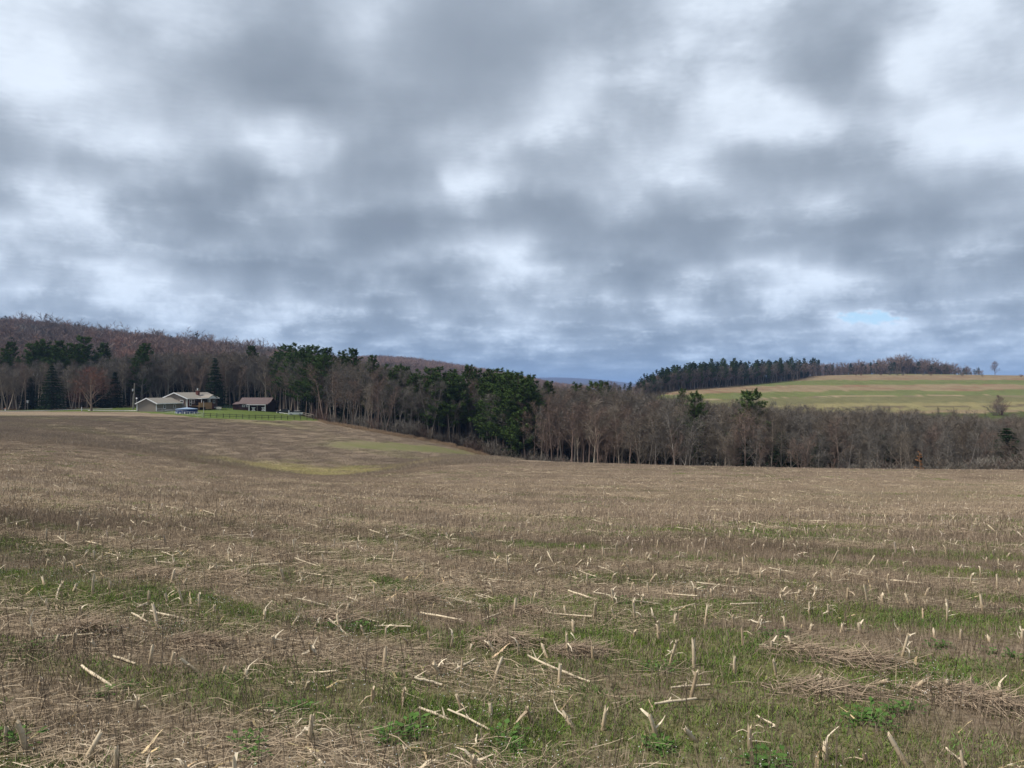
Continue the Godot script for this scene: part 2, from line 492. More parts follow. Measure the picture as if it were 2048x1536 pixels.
func materials() -> void:
	var ng := FastNoiseLite.new()
	ng.seed = 21
	ng.noise_type = FastNoiseLite.TYPE_SIMPLEX_SMOOTH
	ng.frequency = 0.03
	ng.fractal_octaves = 5
	ng.fractal_gain = 0.65
	var tx := NoiseTexture2D.new()
	tx.width = 1024
	tx.height = 1024
	tx.seamless = true
	tx.noise = ng
	var ramp := Gradient.new()
	ramp.offsets = PackedFloat32Array([0.0, 0.35, 0.6, 1.0])
	ramp.colors = PackedColorArray([Color(0.45, 0.42, 0.38), Color(0.8, 0.78, 0.74), Color(0.95, 0.94, 0.92), Color(1, 1, 1)])
	tx.color_ramp = ramp
	var tn := NoiseTexture2D.new()
	tn.width = 1024
	tn.height = 1024
	tn.seamless = true
	tn.noise = ng
	tn.as_normal_map = true
	tn.bump_strength = 6.0
	var g := StandardMaterial3D.new()
	g.vertex_color_use_as_albedo = true
	g.albedo_texture = tx
	g.normal_enabled = true
	g.normal_texture = tn
	g.uv1_triplanar = true
	g.uv1_world_triplanar = true
	g.uv1_scale = Vector3.ONE * 0.37
	g.roughness = 1.0
	g.metallic_specular = 0.1
	M.ground = g
	var p := StandardMaterial3D.new()
	p.vertex_color_use_as_albedo = true
	p.roughness = 0.95
	p.metallic_specular = 0.12
	M.plant = p
	var lf: StandardMaterial3D = p.duplicate()
	lf.backlight = Color(0.35, 0.35, 0.3)
	M.leaf = lf
	for k in {"twig_grey": Color(1, 1, 1), "twig_red": Color(1.16, 0.96, 0.9), "twig_brown": Color(1.06, 1.0, 0.92), "twig_pale": Color(1.5, 1.42, 1.3)}:
		var v: Color = {"twig_grey": Color(1, 1, 1), "twig_red": Color(1.16, 0.96, 0.9), "twig_brown": Color(1.06, 1.0, 0.92), "twig_pale": Color(1.5, 1.42, 1.3)}[k]
		var m: StandardMaterial3D = p.duplicate()
		m.albedo_color = Color(v.r / 1.5, v.g / 1.5, v.b / 1.5).linear_to_srgb()
		M[k] = m
	M.siding = paint(Color(0.235, 0.2, 0.17), 0.8)
	M.brick = paint(Color(0.14, 0.055, 0.042), 0.9)
	M.brown_brick = paint(Color(0.085, 0.055, 0.045), 0.9)
	M.maroon = paint(Color(0.10, 0.02, 0.022), 0.7)
	M.shingle = paint(Color(0.235, 0.215, 0.185), 0.9)
	M.white = paint(Color(0.78, 0.79, 0.8), 0.6)
	M.glass = paint(Color(0.02, 0.025, 0.035), 0.08, 0.6)
	M.cedar = paint(Color(0.42, 0.25, 0.13), 0.8)
	M.concrete = paint(Color(0.46, 0.45, 0.40), 0.9)
	M.asphalt = paint(Color(0.2, 0.2, 0.2), 0.9)
	M.pool_blue = paint(Color(0.018, 0.04, 0.15), 0.5)
	M.pool_cover = paint(Color(0.2, 0.27, 0.38), 0.5)
	M.barn_roof = paint(Color(0.10, 0.068, 0.064), 0.55, 0.4)
	M.barn_wall = paint(Color(0.05, 0.025, 0.022), 0.9)
	M.pole_wood = paint(Color(0.26, 0.235, 0.205), 0.9)
	M.fence_dark = paint(Color(0.05, 0.048, 0.038), 0.9)
	M.fence_pale = paint(Color(0.30, 0.27, 0.23), 0.9)
	M.steel = paint(Color(0.42, 0.43, 0.43), 0.5, 0.5)
	M.teal = paint(Color(0.03, 0.16, 0.13), 0.6)
	M.car_dark = paint(Color(0.03, 0.032, 0.04), 0.25, 0.6)
	M.car_white = paint(Color(0.7, 0.72, 0.74), 0.25, 0.6)
	M.tyre = paint(Color(0.015, 0.015, 0.015), 0.9)
	M.orange = paint(Color(0.7, 0.2, 0.05), 0.6)

func terrain() -> void:
	var rows := 520
	var cols := 380
	var v := PackedVector3Array()
	var c := PackedColorArray()
	var idx := PackedInt32Array()
	for j in rows:
		var d := exp(lerpf(1.39, 9.47, j / (rows - 1.0))) - 12.0
		for i in cols:
			var x := lerpf(-1.25, 1.25, i / (cols - 1.0)) * (d + 12.0)
			v.append(Vector3(x, hgt(x, d), -d))
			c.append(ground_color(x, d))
	for j in rows - 1:
		for i in cols - 1:
			var k := j * cols + i
			idx.append(k); idx.append(k + cols); idx.append(k + 1)
			idx.append(k + 1); idx.append(k + cols); idx.append(k + cols + 1)
	var a := []
	a.resize(Mesh.ARRAY_MAX)
	a[Mesh.ARRAY_VERTEX] = v
	a[Mesh.ARRAY_COLOR] = c
	a[Mesh.ARRAY_INDEX] = idx
	var st := SurfaceTool.new()
	st.create_from_arrays(a)
	st.generate_normals()
	var o := MeshInstance3D.new()
	o.name = "ground"
	o.mesh = st.commit()
	o.material_override = M.ground
	add_child(o)
	tag(o, "rolling corn stubble field with lawn, wooded valley and striped hill", "ground", "", "structure")
	# road and drive by the house
	strip("road", [[-40, 246], [0, 243.5], [30, 243], [60, 243.5], [100, 246], [140, 249], [180, 251.5], [225, 254]], 3.0, M.asphalt, "grey asphalt lane past the house along the edge of wood")
	strip("driveway", [[176, 243], [215, 241.2], [250, 240.4], [279, 240.6]], 3.2, M.concrete, "pale concrete drive running to the tan garage")

func strip(called: String, line: Array, width: float, mat: Material, label: String) -> void:
	var mb := MB.new()
	var last := []
	for k in line.size() * 4 - 3:
		var a: Array = line[k / 4]
		var b: Array = line[mini(k / 4 + 1, line.size() - 1)]
		var u := (k % 4) / 4.0
		var px: float = lerpf(a[0], b[0], u)
		var d: float = lerpf(a[1], b[1], u)
		var row := []
		for w in 5:
			row.append(px_at(px, d + (w / 4.0 - 0.5) * width, 0.09))
		if last:
			for w in 4: mb.quad(last[w], row[w], row[w + 1], last[w + 1], Color.WHITE)
		last = row
	var o := MeshInstance3D.new()
	o.name = numbered(called)
	o.mesh = mb.mesh()
	o.material_override = mat
	add_child(o)
	tag(o, label, called, "", "structure")

# ---------------------------------------------------------------- trees
var bare := []       # [trunk mesh, crown mesh] at 20 m
var rounded := []
var pines := []
var firs := []
var shrubs := []
var far_bare := []
var far_pine := []

func grow(tm: MB, cm: MB, p: Vector3, dir: Vector3, ln: float, r: float, lvl: int, hb: Dictionary) -> void:
	var segs: int = [7, 5, 3, 2, 1][lvl]
	var pts := [p]
	var rads := [r]
	var d := dir
	for s in segs:
		var wig: float = [hb.wig, 0.22, 0.26, 0.3, 0.3][lvl]
		d = (d + Vector3(rnd(-wig, wig), rnd(-wig, wig) * 0.5 + hb.trop[lvl], rnd(-wig, wig))).normalized()
		p += d * ln / segs
		pts.append(p)
		rads.append(r * lerpf(1.0, 0.3 if lvl else 0.22, (s + 1.0) / segs))
	var g := rnd(0.8, 1.2)
	var bark: Color = (hb.bark as Color) * g
	var twig: Color = (hb.twig as Color) * g
	if lvl == 0:
		rads[0] = r * 1.45
		tm.tube(pts, rads, 8, [bark])
	elif lvl == 1: tm.tube(pts, rads, 5, [bark])
	elif lvl == 2: cm.tube(pts, rads, 3, [bark.lerp(twig, 0.5)])
	else:
		for s in segs:
			var sd := (pts[s + 1] - pts[s] as Vector3).cross(Vector3(rnd(-1, 1), rnd(-1, 1), rnd(-1, 1))).normalized()
			cm.ribbon(pts[s], pts[s + 1], rads[s], rads[s + 1], sd, twig)
	if lvl >= 4: return
	var count: int = hb.kids[lvl]
	for k in count:
		var f: float
		if lvl == 0: f = lerpf(hb.clear, 1.0, pow((k + rnd(0.1, 0.9)) / count, 0.85))
		else: f = lerpf(0.18, 1.0, (k + rnd(0.2, 0.9)) / count)
		var fi := f * segs
		var a := mini(int(fi), segs - 1)
		var q := (pts[a] as Vector3).lerp(pts[a + 1], fi - a)
		var bd := ((pts[a + 1] as Vector3) - (pts[a] as Vector3)).normalized()
		var side := bd.cross(Vector3(rnd(-1, 1), rnd(-0.6, 0.6), rnd(-1, 1))).normalized()
		var ang: float = rnd(hb.a0, hb.a1) if lvl == 0 else rnd(0.45, 0.95)
		var nd := (bd * cos(ang) + side * sin(ang)).normalized()
		var nl: float
		if lvl == 0: nl = ln * hb.reach * rnd(0.75, 1.2) * lerpf(1.0, 0.45, (f - hb.clear) / (1.001 - hb.clear))
		elif lvl == 3: nl = rnd(0.7, 1.5)
		else: nl = ln * rnd(0.38, 0.6) * lerpf(1.1, 0.65, f)
		var nr: float = lerpf(rads[a], rads[a + 1], fi - a) * rnd(0.42, 0.62)
		nr = maxf(nr, 0.016 if lvl == 3 else 0.028)
		if lvl == 3: nr = rnd(0.013, 0.02)
		grow(tm, cm, q, nd, nl, nr, lvl + 1, hb)

func make_bare(hb: Dictionary) -> Array:
	var tm := MB.new()
	var cm := MB.new()
	if hb.get("fork", false):
		var a := rnd(0, TAU)
		for s in [-1, 1]:
			var tilt: float = s * rnd(0.08, 0.22)
			grow(tm, cm, Vector3(cos(a), 0, sin(a)) * s * 0.2, Vector3(cos(a) * tilt, 1, sin(a) * tilt).normalized(), 19.0 * rnd(0.88, 1.0), 0.21, 0, hb)
	else:
		grow(tm, cm, Vector3.ZERO, Vector3(rnd(-0.06, 0.06), 1, rnd(-0.06, 0.06)).normalized(), 18.6, hb.get("rad", 0.26), 0, hb)
	return [tm.mesh(M.plant), cm.mesh(M.plant)]

func tuft(mb: MB, p: Vector3, n: int, ln: float, w: float, col: Color, lift: float) -> void:
	for k in n:
		var d := Vector3(rnd(-1, 1), rnd(-0.5, 1) + lift, rnd(-1, 1)).normalized()
		var s := d.cross(Vector3(rnd(-1, 1), rnd(-1, 1), rnd(-1, 1))).normalized() * w
		var l := ln * rnd(0.6, 1.2)
		var cc := col * rnd(0.7, 1.3)
		mb.tri(p + s, p + d * l, p - s, cc)

func make_pine(clear: float, reach: float, seedcol: Color) -> Array:
	var tm := MB.new()
	var cm := MB.new()
	var pts := []
	var rads := []
	var lean := Vector3(rnd(-0.02, 0.02), 0, rnd(-0.02, 0.02))
	for k in 9:
		var f := k / 8.0
		pts.append(Vector3(0, 20.0 * f, 0) + lean * 20.0 * f * f)
		rads.append(lerpf(0.3, 0.03, f) * (1.3 if k == 0 else 1.0))
	tm.tube(pts, rads, 7, [Color(0.09, 0.07, 0.055)])
	var whorls := 22
	for w in whorls:
		var f := lerpf(clear, 0.985, (w + rnd(-0.3, 0.3)) / whorls)
		var o := Vector3(0, 20.0 * f, 0) + lean * 20.0 * f * f
		var a0 := rnd(0, TAU)
		var nb := 5 if f < 0.85 else 4
		for b in nb:
			if rng.randf() < 0.16: continue
			var a := a0 + TAU * b / nb + rnd(-0.4, 0.4)
			var full := 20.0 * reach * pow(1.0 - (f - clear) / (1.05 - clear), 0.72) * rnd(0.6, 1.1)
			full *= clampf((f - clear) * 6.0 + 0.55, 0.5, 1.0)
			var out := Vector3(cos(a), rnd(0.12, 0.45), sin(a)).normalized()
			var bp := [o]
			var d := out
			for s in 4:
				d = (d + Vector3(rnd(-0.15, 0.15), rnd(0.0, 0.14), rnd(-0.15, 0.15))).normalized()
				bp.append(bp[-1] + d * full / 4.0)
			cm.tube(bp, [0.07, 0.055, 0.04, 0.03, 0.015], 3, [Color(0.075, 0.06, 0.045)])
			var nt := int(clampf(full * 6.5, 10, 44))
			var tone := seedcol * rnd(0.75, 1.25)
			for k in nt:
				var u := lerpf(0.32, 1.0, (k + rng.randf()) / nt) * 4.0
				var s := mini(int(u), 3)
				var q := (bp[s] as Vector3).lerp(bp[s + 1], u - s)
				var sp := 0.32 * full * 0.45 * (1.15 - u / 5.0)
				q += Vector3(rnd(-sp, sp), rnd(-0.3, 0.4), rnd(-sp, sp))
				tuft(cm, q, 10, 0.5, 0.07, tone * rnd(0.8, 1.2), 0.35)
	return [tm.mesh(M.plant), cm.mesh(M.leaf)]

func make_fir(dark: Color, reach: float) -> Array:
	var tm := MB.new()
	var cm := MB.new()
	tm.tube([Vector3.ZERO, Vector3(0, 8, 0), Vector3(0, 20, 0)], [0.32, 0.2, 0.03], 6, [Color(0.08, 0.065, 0.05)])
	var whorls := 30
	for w in whorls:
		var f := lerpf(0.05, 0.985, (w + rnd(-0.3, 0.3)) / whorls)
		var a0 := rnd(0, TAU)
		for b in 7:
			var a := a0 + TAU * b / 7 + rnd(-0.25, 0.25)
			var full := 20.0 * reach * (pow(1.0 - f, 0.85) + 0.03) * rnd(0.7, 1.12)
			var bp := [Vector3(0, 20.0 * f, 0)]
			var d := Vector3(cos(a), 0.05, sin(a))
			for s in 3:
				d = (d + Vector3(rnd(-0.12, 0.12), rnd(-0.22, -0.02) + s * 0.06, rnd(-0.12, 0.12))).normalized()
				bp.append(bp[-1] + d * full / 3.0)
			var nt := int(clampf(full * 3.4, 3, 14))
			var tone := dark * rnd(0.75, 1.3)
			for k in nt:
				var u := lerpf(0.15, 1.0, (k + rng.randf()) / nt) * 3.0
				var s := mini(int(u), 2)
				var q := (bp[s] as Vector3).lerp(bp[s + 1], u - s)
				var sp := full * 0.13
				q += Vector3(rnd(-sp, sp), rnd(-0.15, 0.05), rnd(-sp, sp))
				tuft(cm, q, 9, 0.5, 0.09, tone, -0.25)
	return [tm.mesh(M.plant), cm.mesh(M.leaf)]

func make_shrub(col: Color, height: float) -> ArrayMesh:
	var mb := MB.new()
	for k in 16:
		var a := rnd(0, TAU)
		var lean := rnd(0.1, 0.75)
		var d := Vector3(cos(a) * lean, 1, sin(a) * lean).normalized()
		var p := Vector3(cos(a), 0, sin(a)) * rnd(0, 0.35)
		var ln := height * rnd(0.7, 1.1)
		var pts := [p]
		for s in 4:
			d = (d + Vector3(rnd(-0.2, 0.2), rnd(-0.1, 0.1), rnd(-0.2, 0.2))).normalized()
			p += d * ln / 4.0
			pts.append(p)
		var cc := col * rnd(0.75, 1.3)
		mb.tube(pts, [0.035, 0.028, 0.02, 0.014, 0.008], 3, [cc])
		for b in 11:
			var u := rnd(0.7, 3.99)
			var s := int(u)
			var q := (pts[s] as Vector3).lerp(pts[s + 1], u - s)
			var e := (((pts[s + 1] as Vector3) - (pts[s] as Vector3)).normalized() + Vector3(rnd(-1, 1), rnd(-0.3, 0.6), rnd(-1, 1))).normalized()
			var q2 := q + e * rnd(0.4, 0.9)
			mb.ribbon(q, q2, 0.013, 0.008, e.cross(Vector3(rnd(-1, 1), rnd(-1, 1), rnd(-1, 1))).normalized(), cc)
			for w in 4:
				var e2 := (e + Vector3(rnd(-1, 1), rnd(-0.4, 0.7), rnd(-1, 1))).normalized()
				var q3 := q.lerp(q2, rnd(0.3, 1.0))
				mb.ribbon(q3, q3 + e2 * rnd(0.25, 0.55), 0.009, 0.005, e2.cross(Vector3(rnd(-1, 1), rnd(-1, 1), rnd(-1, 1))).normalized(), cc)
	return mb.mesh(M.plant)

func make_far_bare() -> ArrayMesh:
	var mb := MB.new()
	mb.tube([Vector3.ZERO, Vector3(rnd(-0.3, 0.3), 8, 0), Vector3(rnd(-0.6, 0.6), 14, rnd(-0.6, 0.6))], [0.26, 0.18, 0.05], 4, [Color(0.12, 0.10, 0.085)])
	for k in 16:
		var y := rnd(5, 13)
		var a := rnd(0, TAU)
		var p := Vector3(0, y, 0)
		var d := Vector3(cos(a), rnd(0.5, 1.4), sin(a)).normalized()
		var q := p + d * rnd(2.5, 5.0)
		mb.ribbon(p, q, 0.09, 0.04, d.cross(Vector3(rnd(-1, 1), rnd(-1, 1), rnd(-1, 1))).normalized(), Color(0.2, 0.16, 0.14) * rnd(0.8, 1.2))
		for w in 13:
			var e := (d + Vector3(rnd(-1, 1), rnd(-0.3, 0.9), rnd(-1, 1))).normalized()
			var s := p.lerp(q, rnd(0.3, 1.0))
			mb.ribbon(s, s + e * rnd(0.9, 2.4), 0.055, 0.035, e.cross(Vector3(rnd(-1, 1), rnd(-1, 1), rnd(-1, 1))).normalized(), Color(0.21, 0.17, 0.152) * rnd(0.75, 1.25))
	return mb.mesh(M.plant)

func make_far_pine() -> ArrayMesh:
	var mb := MB.new()
	mb.tube([Vector3.ZERO, Vector3(0, 16, 0)], [0.25, 0.05], 4, [Color(0.08, 0.065, 0.05)])
	for k in 46:
		var f := rnd(0.42, 1.0)
		var a := rnd(0, TAU)
		var r := 3.4 * pow(1.05 - f, 0.5) * rnd(0.2, 1.0)
		tuft(mb, Vector3(cos(a) * r, 16.0 * f, sin(a) * r), 9, 1.0, 0.2, Color(0.034, 0.056, 0.026) * rnd(0.7, 1.3), 0.2)
	return mb.mesh(M.plant)

func tree_meshes() -> void:
	var grey := Color(0.29, 0.265, 0.235)
	var tw := Color(0.205, 0.188, 0.167)
	for k in 10:
		bare.append(make_bare({"wig": 0.07, "trop": [0.06, 0.09, 0.05, 0.03, 0.02], "kids": [11, 6, 6, 4], "clear": rnd(0.25, 0.5), "reach": rnd(0.26, 0.36), "a0": 0.5, "a1": 0.95, "bark": grey * rnd(0.75, 1.25), "twig": tw, "rad": rnd(0.18, 0.3), "fork": k % 5 == 4}))
	for k in 2:
		rounded.append(make_bare({"wig": 0.05, "trop": [0.05, 0.10, 0.06, 0.03, 0.02], "kids": [26, 7, 5, 5], "clear": 0.1, "reach": 0.5, "a0": 0.55, "a1": 1.0, "bark": Color(0.2, 0.16, 0.135), "twig": Color(0.225, 0.145, 0.125), "rad": 0.3}))
	for k in 5: pines.append(make_pine([0.22, 0.34, 0.3, 0.42, 0.2][k], [0.29, 0.26, 0.31, 0.25, 0.27][k], Color(0.06, 0.095, 0.03) * [1.0, 0.85, 1.15, 0.95, 1.05][k]))
	for k in 3: firs.append(make_fir(Color(0.022, 0.036, 0.018) * [1.0, 1.25, 0.8][k], [0.22, 0.26, 0.18][k]))
	for k in 5: shrubs.append(make_shrub([Color(0.14, 0.12, 0.1), Color(0.17, 0.155, 0.135), Color(0.13, 0.085, 0.07), Color(0.12, 0.1, 0.08), Color(0.19, 0.175, 0.15)][k], 3.0))
	for k in 4: far_bare.append(make_far_bare())
	for k in 3: far_pine.append(make_far_pine())

func plant(called: String, kind: Array, at: Vector3, height: float, wide: float, tint: Material, label: String, category: String, group: String) -> Node3D:
	var o := base(called, at, label, category, group)
	var s := height / 20.0
	o.rotation.y = rnd(0, TAU)
	o.scale = Vector3(s * wide, s, s * wide)
	var a := part(o, "trunk", kind[0])
	var b := part(o, "crown", kind[1])
	if tint:
		a.material_override = M.twig_pale if at.x < 15.0 and rng.randf() < 0.14 else tint
		b.material_override = tint
	return o

class Scatter:
	var xf := []
	var col := []
	func _init(n: int) -> void:
		for k in n:
			xf.append([])
			col.append([])

func scatter_node(called: String, piece: String, meshes: Array, sc: Scatter, label: String, category: String) -> void:
	var o := Node3D.new()
	o.name = numbered(called)
	add_child(o)
	tag(o, label, category, "", "stuff")
	for k in meshes.size():
		var n: int = sc.xf[k].size()
		if n == 0: continue
		var mm := MultiMesh.new()
		mm.transform_format = MultiMesh.TRANSFORM_3D
		mm.use_colors = true
		mm.mesh = meshes[k]
		mm.instance_count = n
		for j in n:
			mm.set_instance_transform(j, sc.xf[k][j])
			mm.set_instance_color(j, sc.col[k][j])
		var mi := MultiMeshInstance3D.new()
		mi.name = piece
		mi.multimesh = mm
		mi.set_meta("kind", "stuff")
		o.add_child(mi, true)

func joined(kind: Array) -> ArrayMesh:
	var am := ArrayMesh.new()
	for m in kind:
		am.add_surface_from_arrays(Mesh.PRIMITIVE_TRIANGLES, m.surface_get_arrays(0))
		am.surface_set_material(am.get_surface_count() - 1, m.surface_get_material(0))
	return am

func xform(at: Vector3, sx: float, sy: float) -> Transform3D:
	return Transform3D(Basis(Vector3.UP, rnd(0, TAU)).scaled_local(Vector3(sx, sy, sx)), at)

func zone(px: float) -> String:
	var names := [[140, "beside the lane"], [262, "behind the lawn tree"], [330, "behind the garage"], [445, "behind the house"], [555, "behind the barn"], [640, "behind the parked cars"], [760, "at the lawn's far end"], [1060, "along the hollow of the field"], [1330, "below the crest, facing the valley"], [1640, "below the crest, facing the far pines"], [9999, "below the crest, facing the striped hill"]]
	for n in names:
		if px < n[0]: return n[1]
	return ""

const SKX := [0, 60, 130, 300, 450, 560, 700, 800, 900, 1000, 1080, 1200, 1300, 1400, 1500, 1600, 1750, 1900, 2100]
const SKYL := [722, 718, 726, 708, 706, 716, 726, 742, 760, 772, 774, 784, 794, 806, 810, 820, 826, 834, 840]

func woods() -> void:
	var tints := [M.twig_grey, M.twig_brown, M.twig_grey, M.twig_red]
	var tint_word := {M.twig_grey: "grey", M.twig_brown: "brown", M.twig_red: "reddish-twigged"}
	# evergreens that stand out, each at its own place: column, row of the top, metres behind the edge, kind, width
	var ever := [[8, 700, 22, 0, 1.0], [20, 686, 34, 1, 1.0], [64, 688, 30, 2, 1.1], [80, 682, 36, 0, 1.1], [92, 684, 30, 3, 1.0], [120, 684, 32, 1, 1.0], [132, 690, 26, 0, 1.0], [168, 675, 34, 2, 1.15], [207, 688, 36, 1, 1.0],
		[289, 688, 14, 4, 1.25], [505, 694, 26, 1, 0.9], [556, 697, 26, 0, 1.0], [575, 692, 28, 2, 1.0], [593, 690, 22, 0, 1.1], [612, 692, 26, 4, 1.1], [632, 694, 24, 2, 1.1], [652, 698, 22, 1, 1.0], [683, 704, 24, 3, 0.9], [708, 700, 26, 1, 0.9],
		[744, 712, 16, 4, 0.9], [770, 732, 24, 0, 0.9], [796, 732, 26, 2, 0.9], [815, 736, 22, 1, 0.9], [838, 742, 24, 0, 0.9], [862, 738, 12, 2, 1.15], [884, 738, 10, 0, 1.2], [905, 740, 12, 4, 1.1], [936, 733, 22, 1, 0.8],
		[955, 740, 20, 3, 0.9], [978, 740, 10, 4, 1.1], [1000, 742, 14, 0, 1.1], [1022, 746, 12, 2, 1.15], [1044, 750, 10, 0, 1.1], [1060, 752, 12, 4, 1.0], [1095, 766, 30, 1, 0.8], [1156, 770, 40, 3, 0.8], [1185, 768, 30, 2, 1.0], [1210, 766, 46, 1, 0.8],
		[560, 716, 8, 4, 1.0], [584, 706, 9, 2, 1.0], [604, 704, 8, 4, 1.1], [626, 706, 8, 0, 1.1], [645, 712, 6, 2, 1.0], [870, 748, 4, 4, 1.2], [896, 750, 3, 0, 1.2], [918, 752, 5, 2, 1.1], [985, 750, 3, 4, 1.2], [1008, 752, 4, 2, 1.2], [1034, 756, 3, 0, 1.2], [1054, 760, 5, 4, 1.1], [826, 748, 10, 4, 1.0], [785, 742, 12, 4, 1.0], [1048, 775, 2, 4, 1.2], [284, 700, 6, 4, 1.1], [150, 690, 20, 4, 1.1], [108, 692, 18, 4, 1.1], [1364, 780, 26, 4, 0.6], [1387, 788, 14, 2, 0.75], [1502, 784, 16, 2, 0.9], [1490, 788, 24, 0, 0.8]]
	for a in ever:
		var px: float = a[0]
		var t := (px - 1024.0) / FPX
		var d: float = fe(t) + a[2]
		var at := px_at(px, d, -0.15)
		var top: float = (HZ - a[1]) / FPX * d + EYE
		plant("pine_tree", pines[a[3]], at, (top - at.y) * 1.03, a[4] * 1.15, null, "%s green pine %s" % [["broad bushy", "tall narrow", "wide spreading", "high-crowned", "full-skirted"][a[3]], zone(px)], "tree", "pines in the near wood")
	var dark := [[104, 729, -3, 1, 1.15], [230, 741, -4, 2, 1.35], [205, 752, -1, 2, 1.2], [430, 713, -3, 1, 0.85], [60, 752, 3, 0, 1.2], [352, 748, 18, 2, 1.2], [388, 745, 20, 0, 1.2], [520, 778, 6, 1, 1.2], [770, 800, 6, 1, 1.0], [1042, 790, 5, 0, 1.1], [1060, 800, 8, 2, 1.0], [1495, 868, 10, 0, 1.3], [1562, 858, 10, 0, 1.4], [1640, 866, 13, 1, 1.3], [1762, 866, 13, 1, 1.3], [2012, 852, 11, 1, 1.5]]
	for a in dark:
		var px: float = a[0]
		var d: float = fe((px - 1024.0) / FPX) + a[2]
		var at := px_at(px, d, -0.15)
		var top: float = (HZ - a[1]) / FPX * d + EYE
		plant("spruce_tree", firs[a[3]], at, top - at.y, a[4] * 1.3, null, "%s spruce with branches to the ground %s" % [["dark", "dark green", "slim blackish"][a[3]], zone(px)], "tree", "dark spruces at the wood's edge")
	# the red-twigged tree on the lawn
	var at0 := px_at(183, 241, -0.1)
	plant("lawn_tree", rounded[0], at0, (HZ - 743.0) / FPX * 241.0 + EYE - at0.y, 1.45, M.twig_red, "round bare tree with reddish twigs alone on the lawn", "tree", "")
	# bare trees, two ranks along the whole edge
	var px := -40.0
	var k := 0
	while px < 2090.0:
		var t := (px - 1024.0) / FPX
		var e := fe(t)
		for rank in 2:
			var off := rnd(0.5, 8.0) if rank == 0 else rnd(8.0, 22.0)
			var qx := px + rnd(-5, 5)
			var d := e + off
			var at := px_at(qx, d, -0.2)
			var top := (HZ - tab(SKX, SKYL, qx)) / FPX * d + EYE
			var hh := (top - at.y) * (rnd(0.6, 0.92) if rank == 0 else rnd(0.78, 1.0))
			hh = maxf(hh, 6.0)
			var where := zone(qx)
			var kind: Array = bare[rng.randi() % 10]
			var tint: Material = tints[rng.randi() % 4]
			if qx > 1050 and qx < 1320 and rng.randf() < 0.3: tint = M.twig_red
			var form := "double-trunked" if bare.find(kind) % 5 == 4 else ("tall" if hh > 13.0 else "low")
			plant("bare_tree", kind, at, hh, rnd(0.85, 1.25), tint, "%s %s leafless tree %s" % [form, tint_word[tint], where], "tree", "bare trees " + where)
		var step := 11.5 * 200.0 / e
		px += step * rnd(0.8, 1.2)
	# a few pale double trunks and leaners that catch the eye
	for a in [[16, 738, 2, 4, 1.5], [36, 742, 2, 9, 1.3], [143, 735, 3, 4, 1.0], [300, 745, 6, 2, 0.9], [1185, 802, 3, 5, 1.2], [1240, 815, 4, 6, 1.0], [740, 770, 1, 4, 1.0]]:
		var d: float = fe((a[0] - 1024.0) / FPX) + a[2]
		var at := px_at(a[0], d, -0.2)
		var top: float = (HZ - a[1]) / FPX * d + EYE
		var o := plant("pale_tree", bare[a[3]], at, top - at.y, a[4], M.twig_pale, "pale grey leafless tree standing out at the wood's edge", "tree", "pale trees at the wood's edge")
		o.rotation.y = 0.4
	# bronze young beech
	var bt := px_at(1838, fe(0.53) - 3.0, -0.1)
	beech(bt, (HZ - 904.0) / FPX * (fe(0.53) - 3.0) + EYE - bt.y)
	# bare shrubs along the field edge
	px = 640.0
	while px < 2080.0:
		var t := (px - 1024.0) / FPX
		var d := fe(t) + rnd(-1.5, 3.0)
		var hh := rnd(1.6, 4.6) * (1.0 if px > 760 else 0.8)
		var sk := rng.randi() % 5
		var o := solo("bare_shrub", shrubs[sk], null, px_at(px, d, -0.1), "%s %s leafless shrub %s" % ["tall" if hh > 3.2 else "low", ["grey-brown", "grey", "reddish", "dark brown", "pale grey"][sk], zone(px)], "shrub", "bare shrubs along the wood's edge")
		o.scale = Vector3(hh / 3.0 * 1.25, hh / 3.0, hh / 3.0 * 1.25)
		o.rotation.y = rnd(0, TAU)
		px += rnd(5.0, 13.0) if px < 1300.0 else rnd(4.0, 9.0)
	# the depth of the wood, beyond what can be told apart
	var nm := []
	for b in bare: nm.append(joined(b))
	var sc := Scatter.new(10)
	var fm := [joined(firs[0]), joined(firs[2]), joined(pines[1]), joined(pines[4])]
	var fs := Scatter.new(4)
	for n in 2600:
		var t := rnd(-0.78, 0.74)
		var e := fe(t)
		var d := e + 14.0 + 70.0 * rng.randf()
		var x := t * d
		if t > 0.13 and d > 235.0: continue
		var py := 1024.0 + t * FPX
		var at := gr(x, d, -0.2)
		var top := (HZ - tab(SKX, SKYL, py)) / FPX * d + EYE
		var hh := clampf((top - at.y) * rnd(0.72, 1.0), 4.0, 24.0)
		if rng.randf() < (0.30 if t < 0.04 else 0.12):
			var m := rng.randi() % 2
			hh *= rnd(0.45, 0.85)
			fs.xf[m].append(xform(at, hh / 20.0 * 1.4, hh / 20.0)); fs.col[m].append(Color.WHITE)
			continue
		var m := rng.randi() % 10
		sc.xf[m].append(xform(at, hh / 20.0 * rnd(0.85, 1.2), hh / 20.0))
		var g := rnd(0.5, 0.8)
		var red := 1.0 + rng.randf() * 0.12
		sc.col[m].append(Color(g * red, g, g / red))
